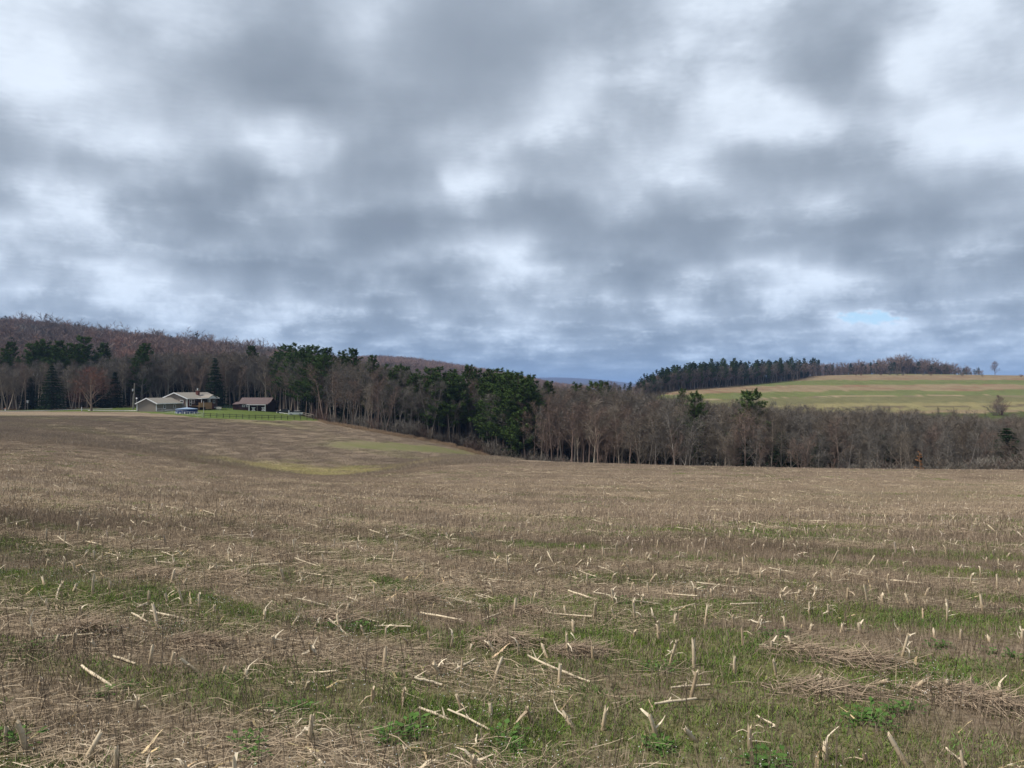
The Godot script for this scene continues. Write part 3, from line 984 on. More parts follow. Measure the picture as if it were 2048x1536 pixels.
	# valley floor and the near foot of the far hill
	for n in 700:
		var t := rnd(-0.3, 0.14)
		var d := sqrt(lerpf(270.0 * 270.0, 620.0 * 620.0, rng.randf()))
		var at := gr(t * d, d, -0.2)
		var m := rng.randi() % 10
		var hh := rnd(10, 15)
		sc.xf[m].append(xform(at, hh / 20.0 * 1.2, hh / 20.0)); sc.col[m].append(Color(0.8, 0.68, 0.63) * rnd(0.85, 1.15))
		if rng.randf() < 0.10:
			fs.xf[2].append(xform(gr(t * d + 3.0, d, -0.2), hh / 18.0, hh / 18.0)); fs.col[2].append(Color.WHITE)
	scatter_node("woodland", "bare_trees", nm, sc, "depth of bare grey-brown woodland behind the first trees", "woodland")
	scatter_node("evergreen_understorey", "evergreens", fm, fs, "dark evergreens filling the shade inside the wood", "evergreens")
	# wooded hills behind
	var hs := Scatter.new(4)
	var hp := Scatter.new(3)
	for n in 9000:
		var t := rnd(-0.95, -0.02)
		var d := sqrt(lerpf(330.0 * 330.0, 1080.0 * 1080.0, rng.randf()))
		var at := gr(t * d, d, -0.2)
		var s := rnd(0.7, 1.15) * (1.35 if rng.randf() < 0.06 else 1.0)
		var m := rng.randi() % 4
		hs.xf[m].append(xform(at, s * rnd(0.9, 1.3), s))
		var g := rnd(0.7, 1.25)
		var w := nz.get_noise_2d(t * d * 0.6, d * 0.6) * 0.35
		hs.col[m].append(Color(g * (1.0 + w), g * 0.92, g * (0.9 - w * 0.4)))
		if rng.randf() < 0.012:
			hp.xf[0].append(xform(gr(t * d + 4.0, d, -0.2), s, s)); hp.col[0].append(Color.WHITE)
	for n in 4200:
		var t := rnd(-0.3, 0.10)
		var d := sqrt(lerpf(1150.0 * 1150.0, 1800.0 * 1800.0, rng.randf()))
		var s := rnd(0.8, 1.2)
		var m := rng.randi() % 4
		hs.xf[m].append(xform(gr(t * d, d, -0.2), s * 1.3, s))
		var g := rnd(0.8, 1.3)
		hs.col[m].append(Color(g * 1.15, g * 0.98, g * 0.9))
	# wood along the far field and on the hill's top
	for n in 900:
		var t := rnd(0.085, 0.40)
		var d := rf(t) + 6.0 + rng.randf() * rng.randf() * 150.0
		var at := gr(t * d, d, -0.2)
		var s := rnd(0.75, 1.0) * tab([0.08, 0.17, 0.24], [0.55, 0.7, 1.0], t)
		if rng.randf() < 0.3:
			var m := rng.randi() % 3
			hp.xf[m].append(xform(at, s * 1.1, s * 1.25)); hp.col[m].append(Color.WHITE * rnd(0.7, 1.0))
		else:
			var m := rng.randi() % 4
			hs.xf[m].append(xform(at, s * 1.1, s)); hs.col[m].append(Color(0.85, 0.8, 0.78) * rnd(0.7, 1.1))
	for n in 420:
		var t := rnd(0.15, 0.385)
		var d := rf(t) + 8.0 + rng.randf() * 40.0
		var s := rnd(0.3, 0.6) * tab([0.15, 0.26], [0.7, 1.0], t)
		var m := rng.randi() % 3
		hp.xf[m].append(Transform3D(Basis(Vector3.UP, rnd(0, TAU)).scaled_local(Vector3(s * 1.8, s, s * 1.8)), gr(t * d, d, -s * 5.0)))
		hp.col[m].append(Color(0.6, 0.55, 0.55))
	for n in 1100:
		var t := rnd(0.345, 0.612)
		var d := maxf(905.0, 0.0) + rng.randf() * 190.0
		var at := gr(t * d, d, -0.2)
		if t > 0.57 and rng.randf() < 0.6: continue
		var s := rnd(0.45, 1.05) * tab([0.36, 0.45, 0.50, 0.56, 0.612], [1.0, 1.2, 1.65, 1.2, 0.85], t)
		if rng.randf() < (0.2 if t < 0.5 else 0.34):
			var m := rng.randi() % 3
			hp.xf[m].append(xform(at, s, s * 0.8)); hp.col[m].append(Color.WHITE)
		else:
			var m := rng.randi() % 4
			hs.xf[m].append(xform(at, s * 1.1, s)); hs.col[m].append(Color(0.95, 0.85, 0.8) * rnd(0.7, 1.1))
	scatter_node("hill_woodland", "bare_trees", far_bare, hs, "reddish-brown bare woods covering the distant hills", "woodland")
	scatter_node("hill_evergreens", "evergreens", far_pine, hp, "dark evergreens scattered through the distant woods", "evergreens")
	# first rank of the far wood beside the hill field, tree by tree
	for n in 56:
		var t := lerpf(0.165, 0.372, (n + rnd(0, 0.8)) / 56.0)
		var d := rf(t) + rnd(2.0, 9.0)
		var at := gr(t * d, d, -0.2)
		if n % 4 == 1:
			plant("far_pine", pines[rng.randi() % 5], at, rnd(17, 23) * tab([0.165, 0.26], [0.6, 1.0], t), 0.9, null, "dark pine rising above the wood beside the hill field", "tree", "pines beside the hill field")
		else:
			plant("far_bare_tree", bare[rng.randi() % 10], at, rnd(13, 17) * tab([0.165, 0.26], [0.6, 1.0], t), 1.1, M.twig_grey, "leafless tree in the wood beside the hill field", "tree", "bare trees beside the hill field")

func beech(at: Vector3, height: float) -> void:
	var o := base("young_beech", at, "small young tree holding bronze dead leaves at wood's edge", "tree")
	var tm := MB.new()
	var cm := MB.new()
	tm.tube([Vector3.ZERO, Vector3(0.1, height * 0.5, 0), Vector3(0, height, 0)], [0.05, 0.035, 0.01], 5, [Color(0.25, 0.22, 0.19)])
	for k in 34:
		var y := rnd(0.15, 1.0) * height
		var a := rnd(0, TAU)
		var q := Vector3(cos(a), rnd(0.1, 0.6), sin(a)).normalized()
		var ln := rnd(0.3, 1.0) * (1.2 - 0.7 * y / height)
		tm.ribbon(Vector3(0, y, 0), Vector3(0, y, 0) + q * ln, 0.012, 0.006, q.cross(Vector3.UP).normalized(), Color(0.2, 0.16, 0.13))
		for l in 9:
			tuft(cm, Vector3(0, y, 0) + q * ln * rnd(0.2, 1.1), 4, 0.12, 0.042, Color(0.36, 0.19, 0.09), -0.2)
	part(o, "trunk", tm.mesh(M.plant))
	part(o, "crown", cm.mesh(M.leaf))

# ---------------------------------------------------------------- farmstead
func frame_at(o: Node3D, alpha: float) -> void:
	# turn a building so that its gable faces the field and its long wall runs back to the other side
	var f := Vector3(o.position.x, 0, o.position.z).normalized()
	var a := f.cross(Vector3.UP)
	var v := a * sin(alpha) + f * cos(alpha)
	o.basis = Basis(v, Vector3.UP, v.cross(Vector3.UP))

func window(parent: Node3D, at: Vector3, ux: Vector3, nn: Vector3, w: float, h: float, shutter := false) -> void:
	var o := Node3D.new()
	o.name = "window"
	parent.add_child(o, true)
	o.position = at
	o.basis = Basis(ux, Vector3.UP, nn)
	var fr := MB.new()
	var b := 0.13
	fr.box(Vector3(-w / 2 - b, -b, 0.0), Vector3(-w / 2, h + b, 0.07))
	fr.box(Vector3(w / 2, -b, 0.0), Vector3(w / 2 + b, h + b, 0.07))
	fr.box(Vector3(-w / 2, h, 0.0), Vector3(w / 2, h + b, 0.068))
	fr.box(Vector3(-w / 2, -b, 0.0), Vector3(w / 2, 0, 0.09))
	fr.box(Vector3(-w / 2, h * 0.47, 0.0), Vector3(w / 2, h * 0.53, 0.05))
	part(o, "frame", fr.mesh(), M.white)
	for s in 2:
		var pn := MB.new()
		pn.box(Vector3(-w / 2, h * (0.53 if s else 0.0), 0.012), Vector3(w / 2, h * (1.0 if s else 0.47), 0.022))
		part(o, "pane", pn.mesh(), M.glass)
	if shutter:
		for s in [-1, 1]:
			var sb := MB.new()
			sb.box(Vector3(s * (w / 2 + 0.34) - 0.17, -0.1, 0.0), Vector3(s * (w / 2 + 0.34) + 0.17, h + 0.1, 0.04))
			part(o, "shutter", sb.mesh(), M.maroon)

func shell(o: Node3D, L: float, W: float, H: float, rise: float, wall: Material, roof: Material, over := 0.45) -> void:
	var mb := MB.new()
	mb.box(Vector3(0, -0.8, -W), Vector3(L, H, 0))
	for x in [0.0, L]:
		mb.tri(Vector3(x, H, 0), Vector3(x, H + rise, -W / 2), Vector3(x, H, -W), Color.WHITE)
	part(o, "wall", mb.mesh(), wall)
	var slope := rise / (W / 2)
	for s in [0, 1]:
		var rb := MB.new()
		var z0 := over if s == 0 else -W - over
		var y0 := H - slope * over
		var th := Vector3(0, 0.16, 0)
		var p := [Vector3(-over, y0, z0), Vector3(L + over, y0, z0), Vector3(L + over, H + rise, -W / 2), Vector3(-over, H + rise, -W / 2)]
		rb.quad(p[0] + th, p[1] + th, p[2] + th, p[3] + th, Color.WHITE)
		rb.quad(p[0], p[1], p[2], p[3], Color.WHITE)
		for e in 4: rb.quad(p[e], p[(e + 1) % 4], p[(e + 1) % 4] + th, p[e] + th, Color.WHITE)
		part(o, "roof", rb.mesh(), roof)
		# white rake boards on the two gables and the gutter along the eave
		for x in [-over - 0.03, L + over - 0.01]:
			var fb := MB.new()
			var q := [Vector3(x, y0 - 0.12, z0), Vector3(x, H + rise - 0.12, -W / 2), Vector3(x, H + rise + 0.19, -W / 2), Vector3(x, y0 + 0.19, z0)]
			var dx := Vector3(0.04, 0, 0)
			fb.quad(q[0], q[1], q[2], q[3], Color.WHITE)
			fb.quad(q[0] + dx, q[1] + dx, q[2] + dx, q[3] + dx, Color.WHITE)
			for e in 4: fb.quad(q[e], q[(e + 1) % 4], q[(e + 1) % 4] + dx, q[e] + dx, Color.WHITE)
			part(o, "rake_board", fb.mesh(), M.white)
		var gb := MB.new()
		var zz := 0.05 if s == 0 else -0.13
		gb.box(Vector3(-over, y0 - 0.06, z0 + zz), Vector3(L + over, y0 + 0.15, z0 + zz + 0.08))
		part(o, "gutter", gb.mesh(), M.white)

func post_box(parent: Node3D, called: String, a: Vector3, b: Vector3, mat: Material) -> MeshInstance3D:
	var mb := MB.new()
	mb.box(a, b)
	return part(parent, called, mb.mesh(), mat)

func farmstead() -> void:
	var al := deg_to_rad(35.0)
	# garage
	var g := base("garage", px_at(313.5, 236.0, 0.0), "tan sided garage with low gable roof joined to the house", "garage")
	g.position.y = (HZ - 822.0) / FPX * 236.0 + EYE
	frame_at(g, al)
	shell(g, 12.6, 6.6, 2.35, 1.5, M.siding, M.shingle)
	window(g, Vector3(3.9, 0.75, 0.0), Vector3.RIGHT, Vector3.BACK, 0.85, 0.95)
	window(g, Vector3(9.0, 0.75, 0.0), Vector3.RIGHT, Vector3.BACK, 0.85, 0.95)
	for z in [-0.02, -6.58]:
		post_box(g, "downpipe", Vector3(-0.14, 0.0, z - 0.1), Vector3(-0.03, 2.1, z + 0.02), M.white)
	post_box(g, "sill_board", Vector3(4.0, 0.0, 0.0), Vector3(12.4, 0.14, 0.05), M.white)
	# house
	var v := g.basis.x
	var zz := g.basis.z
	var h := base("house", g.position + v * 12.62 + zz * 2.0, "brown brick ranch house with grey shingle roof and red chimney", "house")
	h.position.y = (HZ - 818.5) / FPX * 246.0 + EYE
	h.basis = g.basis
	shell(h, 17.6, 8.7, 3.45, 1.75, M.siding, M.shingle, 0.5)
	# the long wall is brick; a thin face of it stands proud of the siding
	post_box(h, "brick_wall", Vector3(0.15, -0.8, 0.0), Vector3(17.6, 3.3, 0.06), M.brown_brick)
	post_box(h, "corner_board", Vector3(-0.05, 0.0, -0.12), Vector3(0.14, 3.4, 0.1), M.white)
	post_box(h, "maroon_panel", Vector3(0.3, 0.3, 0.06), Vector3(2.2, 3.0, 0.1), M.maroon)
	window(h, Vector3(0.0, 1.7, -1.9), Vector3(0, 0, 1), Vector3.LEFT, 1.0, 1.05, true)
	window(h, Vector3(1.6, 1.15, 0.1), Vector3.RIGHT, Vector3.BACK, 0.75, 1.9)
	window(h, Vector3(3.2, 1.95, 0.06), Vector3.RIGHT, Vector3.BACK, 1.5, 1.05)
	window(h, Vector3(12.0, 1.95, 0.06), Vector3.RIGHT, Vector3.BACK, 0.9, 1.0)
	window(h, Vector3(15.4, 1.75, 0.06), Vector3.RIGHT, Vector3.BACK, 1.1, 1.3)
	# sliding glass door under a deep porch roof
	for k in 3:
		post_box(h, "door_pane", Vector3(5.0 + k * 1.1, 1.0, 0.06), Vector3(6.02 + k * 1.1, 3.05, 0.09), M.glass)
	post_box(h, "porch_ceiling", Vector3(3.9, 3.2, 0.57), Vector3(13.2, 3.34, 2.7), M.white)
	for x in [4.0, 8.3, 9.0]:
		post_box(h, "porch_post", Vector3(x, 0.9, 2.5), Vector3(x + 0.14, 3.2, 2.64), M.white)
	post_box(h, "brick_panel", Vector3(11.4, -0.3, 0.07), Vector3(15.4, 1.75, 0.14), M.brick)
	post_box(h, "step", Vector3(15.3, 0.0, 0.07), Vector3(17.5, 0.3, 1.0), M.white)
	# cross gable over the porch
	var cg := MB.new()
	cg.tri(Vector3(8.2, 3.36, 2.6), Vector3(10.7, 4.4, 2.6), Vector3(13.2, 3.36, 2.6), Color.WHITE)
	cg.box(Vector3(3.8, 3.345, 0.56), Vector3(13.3, 3.42, 2.75))
	part(h, "porch_gable", cg.mesh(), M.white)
	for s in [-1, 1]:
		var rb := MB.new()
		var p := [Vector3(10.7 + s * 2.8, 3.43, 2.8), Vector3(10.7, 4.54, 2.8), Vector3(10.7, 4.54, -1.6), Vector3(10.7 + s * 2.8, 3.43, -1.6)]
		rb.quad(p[0], p[1], p[2], p[3], Color.WHITE)
		var up := Vector3(0, 0.1, 0)
		rb.quad(p[0] + up, p[1] + up, p[2] + up, p[3] + up, Color.WHITE)
		rb.quad(p[0], p[1], p[1] + up, p[0] + up, Color.WHITE)
		part(h, "porch_roof", rb.mesh(), M.shingle)
	# chimney
	var ch := post_box(h, "chimney", Vector3(9.0, 3.9, -2.7), Vector3(10.1, 6.0, -1.9), M.brick)
	post_box(ch, "cap", Vector3(8.9, 6.0, -2.8), Vector3(10.2, 6.12, -1.8), M.concrete)
	var fl := MB.new()
	fl.tube([Vector3(9.5, 6.12, -2.3), Vector3(9.5, 6.55, -2.3), Vector3(9.5, 6.58, -2.3), Vector3(9.5, 6.75, -2.3)], [0.13, 0.13, 0.3, 0.06], 8, [Color.WHITE], true)
	part(ch, "flue", fl.mesh(), M.white)
	# deck
	var dk := base("deck", h.position + v * 1.7 + zz * 0.2, "honey-coloured timber deck with boarded sides against the house", "deck")
	dk.basis = g.basis
	post_box(dk, "floor", Vector3(0, 0.85, 0), Vector3(7.4, 1.0, 3.0), M.cedar)
	for k in 26:
		post_box(dk, "board", Vector3(k * 0.285, -0.15 if k > 12 else 0.55, 2.97), Vector3(k * 0.285 + 0.265, 1.95, 3.02), M.cedar)
	post_box(dk, "rail", Vector3(-0.05, 1.95, 2.9), Vector3(7.5, 2.03, 3.08), M.cedar)
	for x in [0.0, 2.4, 4.9, 7.3]:
		post_box(dk, "post", Vector3(x, -0.5, 2.86), Vector3(x + 0.12, 2.1, 2.966), M.cedar)
	for k in 8:
		post_box(dk, "side_board", Vector3(7.4, 0.5, k * 0.36), Vector3(7.44, 1.95, k * 0.36 + 0.33), M.cedar)
	# above-ground pool with its cover
	var po := base("swimming_pool", px_at(373.5, 231.0), "round blue above-ground pool under a pale blue cover", "pool")
	po.position.y = hgt(po.position.x, 231.0)
	var wall := MB.new()
	var cover := MB.new()
	var R := 3.05
	for k in 28:
		var a := TAU * k / 28
		var b := TAU * (k + 1) / 28
		var p := Vector3(cos(a), 0, sin(a)) * R
		var q := Vector3(cos(b), 0, sin(b)) * R
		var u := Vector3(0, 1.25, 0)
		wall.quad(p - Vector3(0, 0.3, 0), q - Vector3(0, 0.3, 0), q + u, p + u, Color.WHITE)
		cover.tri(p * 1.03 + u + Vector3(0, 0.03, 0), Vector3(0, 1.75, 0), q * 1.03 + u + Vector3(0, 0.03, 0), Color.WHITE)
		cover.quad(p * 1.03 + u * 0.92, q * 1.03 + u * 0.92, q * 1.03 + u * 1.03, p * 1.03 + u * 1.03, Color.WHITE)
	part(po, "wall", wall.mesh(), M.pool_blue)
	part(po, "cover", cover.mesh(), M.pool_cover)
	for k in 14:
		var a := TAU * k / 14
		var mb := MB.new()
		mb.tube([Vector3(cos(a) * 3.12, -0.2, sin(a) * 3.12), Vector3(cos(a) * 3.12, 0.42, sin(a) * 3.12)], [0.13, 0.11], 6, [Color.WHITE], true)
		part(po, "post", mb.mesh(), M.white)
	# lamp post and utility pole
	var lp := base("lamp_post", px_at(273.4, 239.0), "white globe lamp on a thin post beside the garage", "lamp post")
	var t1 := MB.new()
	t1.tube([Vector3(0, -0.3, 0), Vector3(0, 3.75, 0)], [0.06, 0.05], 6, [Color.WHITE], true)
	part(lp, "post", t1.mesh(), M.steel)
	var gl := SphereMesh.new()
	gl.radius = 0.24
	gl.height = 0.48
	gl.radial_segments = 12
	gl.rings = 8
	var gi := part(lp, "globe", gl, M.white)
	gi.position.y = 3.95
	var up := base("utility_pole", px_at(267.0, 254.0), "weathered utility pole with a grey transformer beside the garage", "utility pole")
	var t2 := MB.new()
	t2.tube([Vector3(0, -0.5, 0), Vector3(0.35, 8.6, 0)], [0.22, 0.13], 8, [Color.WHITE], true)
	part(up, "pole", t2.mesh(), M.pole_wood)
	var t3 := MB.new()
	t3.tube([Vector3(-0.15, 5.9, 0.1), Vector3(-0.15, 6.7, 0.1)], [0.24, 0.24], 10, [Color.WHITE], true)
	part(up, "transformer", t3.mesh(), M.steel)
	post_box(up, "bracket", Vector3(-0.1, 6.2, 0.02), Vector3(0.2, 6.35, 0.1), M.steel)
	var t4 := MB.new()
	t4.tube([Vector3(-0.25, -0.3, 0.1), Vector3(0.0, 5.0, 0.1)], [0.14, 0.12], 6, [Color.WHITE], true)
	part(up, "brace_pole", t4.mesh(), M.pole_wood)
	# nesting box on a post, marker and small post by the lane
	var nb := base("nesting_box", px_at(55.6, 247.0), "pale nesting box on a tall thin post by the lane", "nesting box")
	var t5 := MB.new()
	t5.tube([Vector3(0, -0.3, 0), Vector3(0, 2.5, 0)], [0.06, 0.05], 6, [Color.WHITE], true)
	part(nb, "post", t5.mesh(), M.pole_wood)
	post_box(nb, "box", Vector3(-0.2, 2.5, -0.2), Vector3(0.2, 3.1, 0.2), M.steel)
	var rfm := MB.new()
	rfm.box(Vector3(-0.32, 3.1, -0.3), Vector3(0.28, 3.2, 0.3))
	part(nb, "roof", rfm.mesh(), M.white)
	var mk := base("road_marker", px_at(10.5, 246.5), "short white road marker with orange top beside the lane", "marker")
	post_box(mk, "post", Vector3(-0.1, -0.3, -0.03), Vector3(0.1, 0.75, 0.03), M.white)
	post_box(mk, "reflector", Vector3(-0.1, 0.75, -0.04), Vector3(0.1, 1.0, 0.04), M.orange)
	var sp := base("marker_post", px_at(163.4, 240.0), "small pale marker post standing at the lawn's corner", "post")
	post_box(sp, "post", Vector3(-0.07, -0.3, -0.07), Vector3(0.07, 1.15, 0.07), M.white)
	post_box(sp, "cap", Vector3(-0.1, 1.15, -0.1), Vector3(0.1, 1.25, 0.1), M.white)
	barn()
	fences()
	cars()

func barn() -> void:
	var b := base("barn", px_at(538.0, 262.0), "dark brown barn with maroon metal roof and open lean-to", "barn")
	b.position.y = (HZ - 820.5) / FPX * 262.0 + EYE
	var f := Vector3(b.position.x, 0, b.position.z).normalized()
	var a := f.cross(Vector3.UP)
	var be := deg_to_rad(20.0)
	var back := -a * cos(be) + f * sin(be)        # along the long wall, away to the far end
	# local x runs from the far end to the near corner, so the wall that faces the field has the normal +z
	var x := -back
	b.basis = Basis(x, Vector3.UP, x.cross(Vector3.UP))
	b.position -= x * 10.4
	shell_barn(b, 10.4, 7.0, 2.3, 1.9)
	for q in [1.6, 3.0]:
		window(b, Vector3(q, 1.25, 0.0), Vector3.RIGHT, Vector3.BACK, 0.65, 0.5)
	post_box(b, "light_box", Vector3(2.25, 1.75, 0.0), Vector3(2.45, 1.95, 0.12), M.white)
	# lean-to
	var rb := MB.new()
	var p := [Vector3(3.6, 1.95, 2.6), Vector3(10.7, 1.95, 2.6), Vector3(10.7, 2.85, -0.9), Vector3(3.6, 2.85, -0.9)]
	var th := Vector3(0, 0.08, 0)
	rb.quad(p[0] + th, p[1] + th, p[2] + th, p[3] + th, Color.WHITE)
	rb.quad(p[0], p[1], p[2], p[3], Color.WHITE)
	for e in 4: rb.quad(p[e], p[(e + 1) % 4], p[(e + 1) % 4] + th, p[e] + th, Color.WHITE)
	part(b, "lean_to_roof", rb.mesh(), M.barn_roof)
	post_box(b, "fascia", Vector3(3.6, 1.82, 2.56), Vector3(10.2, 2.0, 2.63), M.white)
	post_box(b, "side_wall", Vector3(10.2, -0.4, 0.0), Vector3(10.4, 2.2, 2.4), M.barn_wall)
	post_box(b, "end_wall", Vector3(4.2, -0.4, 0.0), Vector3(4.38, 2.1, 2.4), M.barn_wall)
	for q in [4.4, 9.9]:
		post_box(b, "post", Vector3(q, -0.3, 2.4), Vector3(q + 0.2, 1.82, 2.55), M.white)
	post_box(b, "post", Vector3(7.2, -0.3, 2.4), Vector3(7.32, 1.82, 2.5), M.fence_pale)
	# two white cross-braced half doors
	for q in [5.3, 8.7]:
		var d := Node3D.new()
		d.name = "half_door"
		b.add_child(d, true)
		d.position = Vector3(q, -0.1, 2.3)
		post_box(d, "rail", Vector3(0, 0.95, 0), Vector3(1.25, 1.12, 0.06), M.white)
		post_box(d, "rail", Vector3(0, 0.0, 0), Vector3(1.25, 0.16, 0.06), M.white)
		for s in 2:
			var br := MB.new()
			var u := Vector3(0.05, 0.1, 0.02) if s == 0 else Vector3(1.2, 0.1, 0.03)
			var w := Vector3(1.2, 1.0, 0.02) if s == 0 else Vector3(0.05, 1.0, 0.03)
			br.tube([u, w], [0.07, 0.07], 4, [Color.WHITE], true)
			part(d, "brace", br.mesh(), M.white)
	var an := base("barn_annex", b.position - x * 0.2 + b.basis.z * -1.0, "low dark shed with small roof at the barn's end", "shed")
	an.basis = b.basis
	post_box(an, "wall", Vector3(-2.4, -0.6, -3.4), Vector3(0, 1.9, -0.3), M.barn_wall)
	var ab := MB.new()
	ab.quad(Vector3(-2.6, 1.9, 0.0), Vector3(0.0, 1.95, 0.0), Vector3(0.0, 2.75, -3.6), Vector3(-2.6, 2.7, -3.6), Color.WHITE)
	ab.quad(Vector3(-2.6, 1.98, 0.0), Vector3(0.0, 2.03, 0.0), Vector3(0.0, 2.83, -3.6), Vector3(-2.6, 2.78, -3.6), Color.WHITE)
	part(an, "roof", ab.mesh(), M.barn_roof)

func shell_barn(o: Node3D, L: float, W: float, H: float, rise: float) -> void:
	var mb := MB.new()
	mb.box(Vector3(0, -0.9, -W), Vector3(L, H, 0))
	for x in [0.0, L]:
		mb.tri(Vector3(x, H, 0), Vector3(x, H + rise, -W / 2), Vector3(x, H, -W), Color.WHITE)
	part(o, "wall", mb.mesh(), M.barn_wall)
	# ribbed metal sheets, each a part
	for s in [0, 1]:
		var n := 11
		for k in n:
			var rb := MB.new()
			var x0 := -0.3 + k * (L + 0.6) / n
			var x1 := x0 + (L + 0.6) / n - 0.03
			var z0 := 0.35 if s == 0 else -W - 0.35
			var y0 := H - rise / (W / 2) * 0.35
			var th := Vector3(0, 0.07 + 0.02 * (k % 2), 0)
			var p := [Vector3(x0, y0, z0), Vector3(x1, y0, z0), Vector3(x1, H + rise, -W / 2), Vector3(x0, H + rise, -W / 2)]
			rb.quad(p[0] + th, p[1] + th, p[2] + th, p[3] + th, Color.WHITE)
			for e in 4: rb.quad(p[e], p[(e + 1) % 4], p[(e + 1) % 4] + th, p[e] + th, Color.WHITE)
			rb.quad(p[0], p[1], p[2], p[3], Color.WHITE)
			part(o, "roof_sheet", rb.mesh(), M.barn_roof)

func rail_fence(called: String, pts: Array, high: float, rails: Array, mat: Material, thick: float, label: String) -> void:
	var o := base(called, pts[0], label, "fence")
	for k in pts.size():
		var a: Vector3 = pts[k] - pts[0]
		var mb := MB.new()
		mb.tube([a + Vector3(0, -0.3, 0), a + Vector3(0, high, 0)], [thick, thick * 0.9], 5, [Color.WHITE], true)
		part(o, "post", mb.mesh(), mat)
		if k:
			var b: Vector3 = pts[k - 1] - pts[0]
			for r in rails:
				var rm := MB.new()
				rm.tube([b + Vector3(0, r, 0), a + Vector3(0, r, 0)], [thick * 0.62, thick * 0.62], 4, [Color.WHITE])
				part(o, "rail", rm.mesh(), mat)

func fences() -> void:
	var pts := []
	for k in 18:
		var px := lerpf(408.0, 627.0, k / 17.0)
		pts.append(px_at(px, tab([408, 500, 580, 627], [214, 213, 217, 226], px)))
	rail_fence("rail_fence", pts, 1.25, [0.55, 1.05], M.fence_dark, 0.085, "long dark rail fence between the lawn and the stubble field")
	pts = []
	for k in 10:
		var px := lerpf(314.0, 405.0, k / 9.0)
		pts.append(px_at(px, lerpf(233.5, 215.0, k / 9.0)))
	rail_fence("wire_fence", pts, 1.2, [0.3, 0.7, 1.15], M.steel, 0.035, "thin grey wire fence running from garage to rail fence")
	pts = []
	for k in 8:
		var px := lerpf(448.0, 484.0, k / 7.0)
		pts.append(px_at(px, lerpf(264.0, 268.0, k / 7.0)))
	rail_fence("garden_fence", pts, 1.3, [0.6, 1.2], M.teal, 0.05, "low teal fence on the lawn between house and barn")
	pts = []
	for k in 5:
		var px := lerpf(606.0, 628.0, k / 4.0)
		pts.append(px_at(px, lerpf(246.0, 234.0, k / 4.0)))
	rail_fence("pale_rail_fence", pts, 1.3, [0.6, 1.15], M.fence_pale, 0.1, "weathered pale rail fence running to the wood's edge")
	pts = []
	for k in 4:
		var px := lerpf(554.0, 577.5, k / 3.0)
		pts.append(px_at(px, lerpf(254.0, 248.0, k / 3.0)))
	rail_fence("low_white_rail", pts, 0.35, [0.25], M.white, 0.08, "low white rail in front of the dark parked car")
	var o := base("tall_post", px_at(407.5, 215.0), "tall thin grey post at the corner of the lawn", "post")
	var mb := MB.new()
	mb.tube([Vector3(0, -0.4, 0), Vector3(0, 4.4, 0)], [0.06, 0.05], 6, [Color.WHITE], true)
	part(o, "post", mb.mesh(), M.steel)
	post_box(o, "cap", Vector3(-0.09, 4.4, -0.09), Vector3(0.09, 4.46, 0.09), M.steel)
	var wp := base("white_post", px_at(578.0, 248.0), "short thick white post beside the dark parked car", "post")
	post_box(wp, "post", Vector3(-0.14, -0.3, -0.14), Vector3(0.14, 1.3, 0.14), M.white)
	post_box(wp, "cap", Vector3(-0.18, 1.3, -0.18), Vector3(0.18, 1.38, 0.18), M.white)
	var lb := MB.new()
	var at := px_at(553.0, 257.0)
	lb.tube([Vector3(0, -0.05, 0), Vector3(1.35, 0.95, -0.5)], [0.1, 0.1], 4, [Color.WHITE], true)
	solo("leaning_board", lb.mesh(), M.white, at, "white board propped at a slant between barn and dark car", "board")
	for px in [433.5, 437.5, 440.8]:
		var c := base("garden_chair", px_at(px, 255.0), "small pale garden chair on the lawn at the house end", "chair", "garden chairs at the house end")
		post_box(c, "seat", Vector3(-0.25, 0.4, -0.25), Vector3(0.25, 0.45, 0.25), M.concrete)
		post_box(c, "backrest", Vector3(-0.25, 0.5, -0.3), Vector3(0.25, 1.05, -0.25), M.concrete)
		for q in 4:
			var lx := -0.25 if q % 2 else 0.2
			var lz := -0.25 if q / 2 else 0.2
			post_box(c, "leg", Vector3(lx, -0.05, lz), Vector3(lx + 0.05, 0.4, lz + 0.05), M.concrete)

func car(at: Vector3, turn: float, mat: Material, label: String) -> void:
	var o := base("parked_car", at, label, "car")
	o.rotation.y = turn
	var prof := [Vector2(-2.25, 0.35), Vector2(-2.28, 0.75), Vector2(-2.1, 0.95), Vector2(-1.2, 1.02), Vector2(1.75, 1.02), Vector2(2.2, 0.9), Vector2(2.28, 0.6), Vector2(2.2, 0.35)]
	part(o, "body", extrude(prof, 0.88), mat)
	var cab := [Vector2(-1.25, 1.02), Vector2(-0.55, 1.42), Vector2(1.2, 1.44), Vector2(1.85, 1.02)]
	part(o, "window_glass", extrude(cab, 0.76), M.glass)
	var top := [Vector2(-0.6, 1.41), Vector2(-0.5, 1.49), Vector2(1.15, 1.5), Vector2(1.25, 1.42)]
	part(o, "roof", extrude(top, 0.78), mat)
	for x in [-1.4, 1.4]:
		for z in [-0.8, 0.8]:
			var mb := MB.new()
			mb.tube([Vector3(x, 0.33, z - 0.12), Vector3(x, 0.33, z + 0.12)], [0.33, 0.33], 12, [Color.WHITE], true)
			var w := part(o, "wheel", mb.mesh(), M.tyre)
			var rm := MB.new()
			var s := signf(z)
			rm.tube([Vector3(x, 0.33, z + s * 0.1), Vector3(x, 0.33, z + s * 0.135)], [0.19, 0.18], 10, [Color.WHITE], true)
			part(w, "rim", rm.mesh(), M.steel)
	for z in [-0.62, 0.62]:
		post_box(o, "headlight", Vector3(-2.31, 0.65, z - 0.17), Vector3(-2.2, 0.8, z + 0.17), M.white)

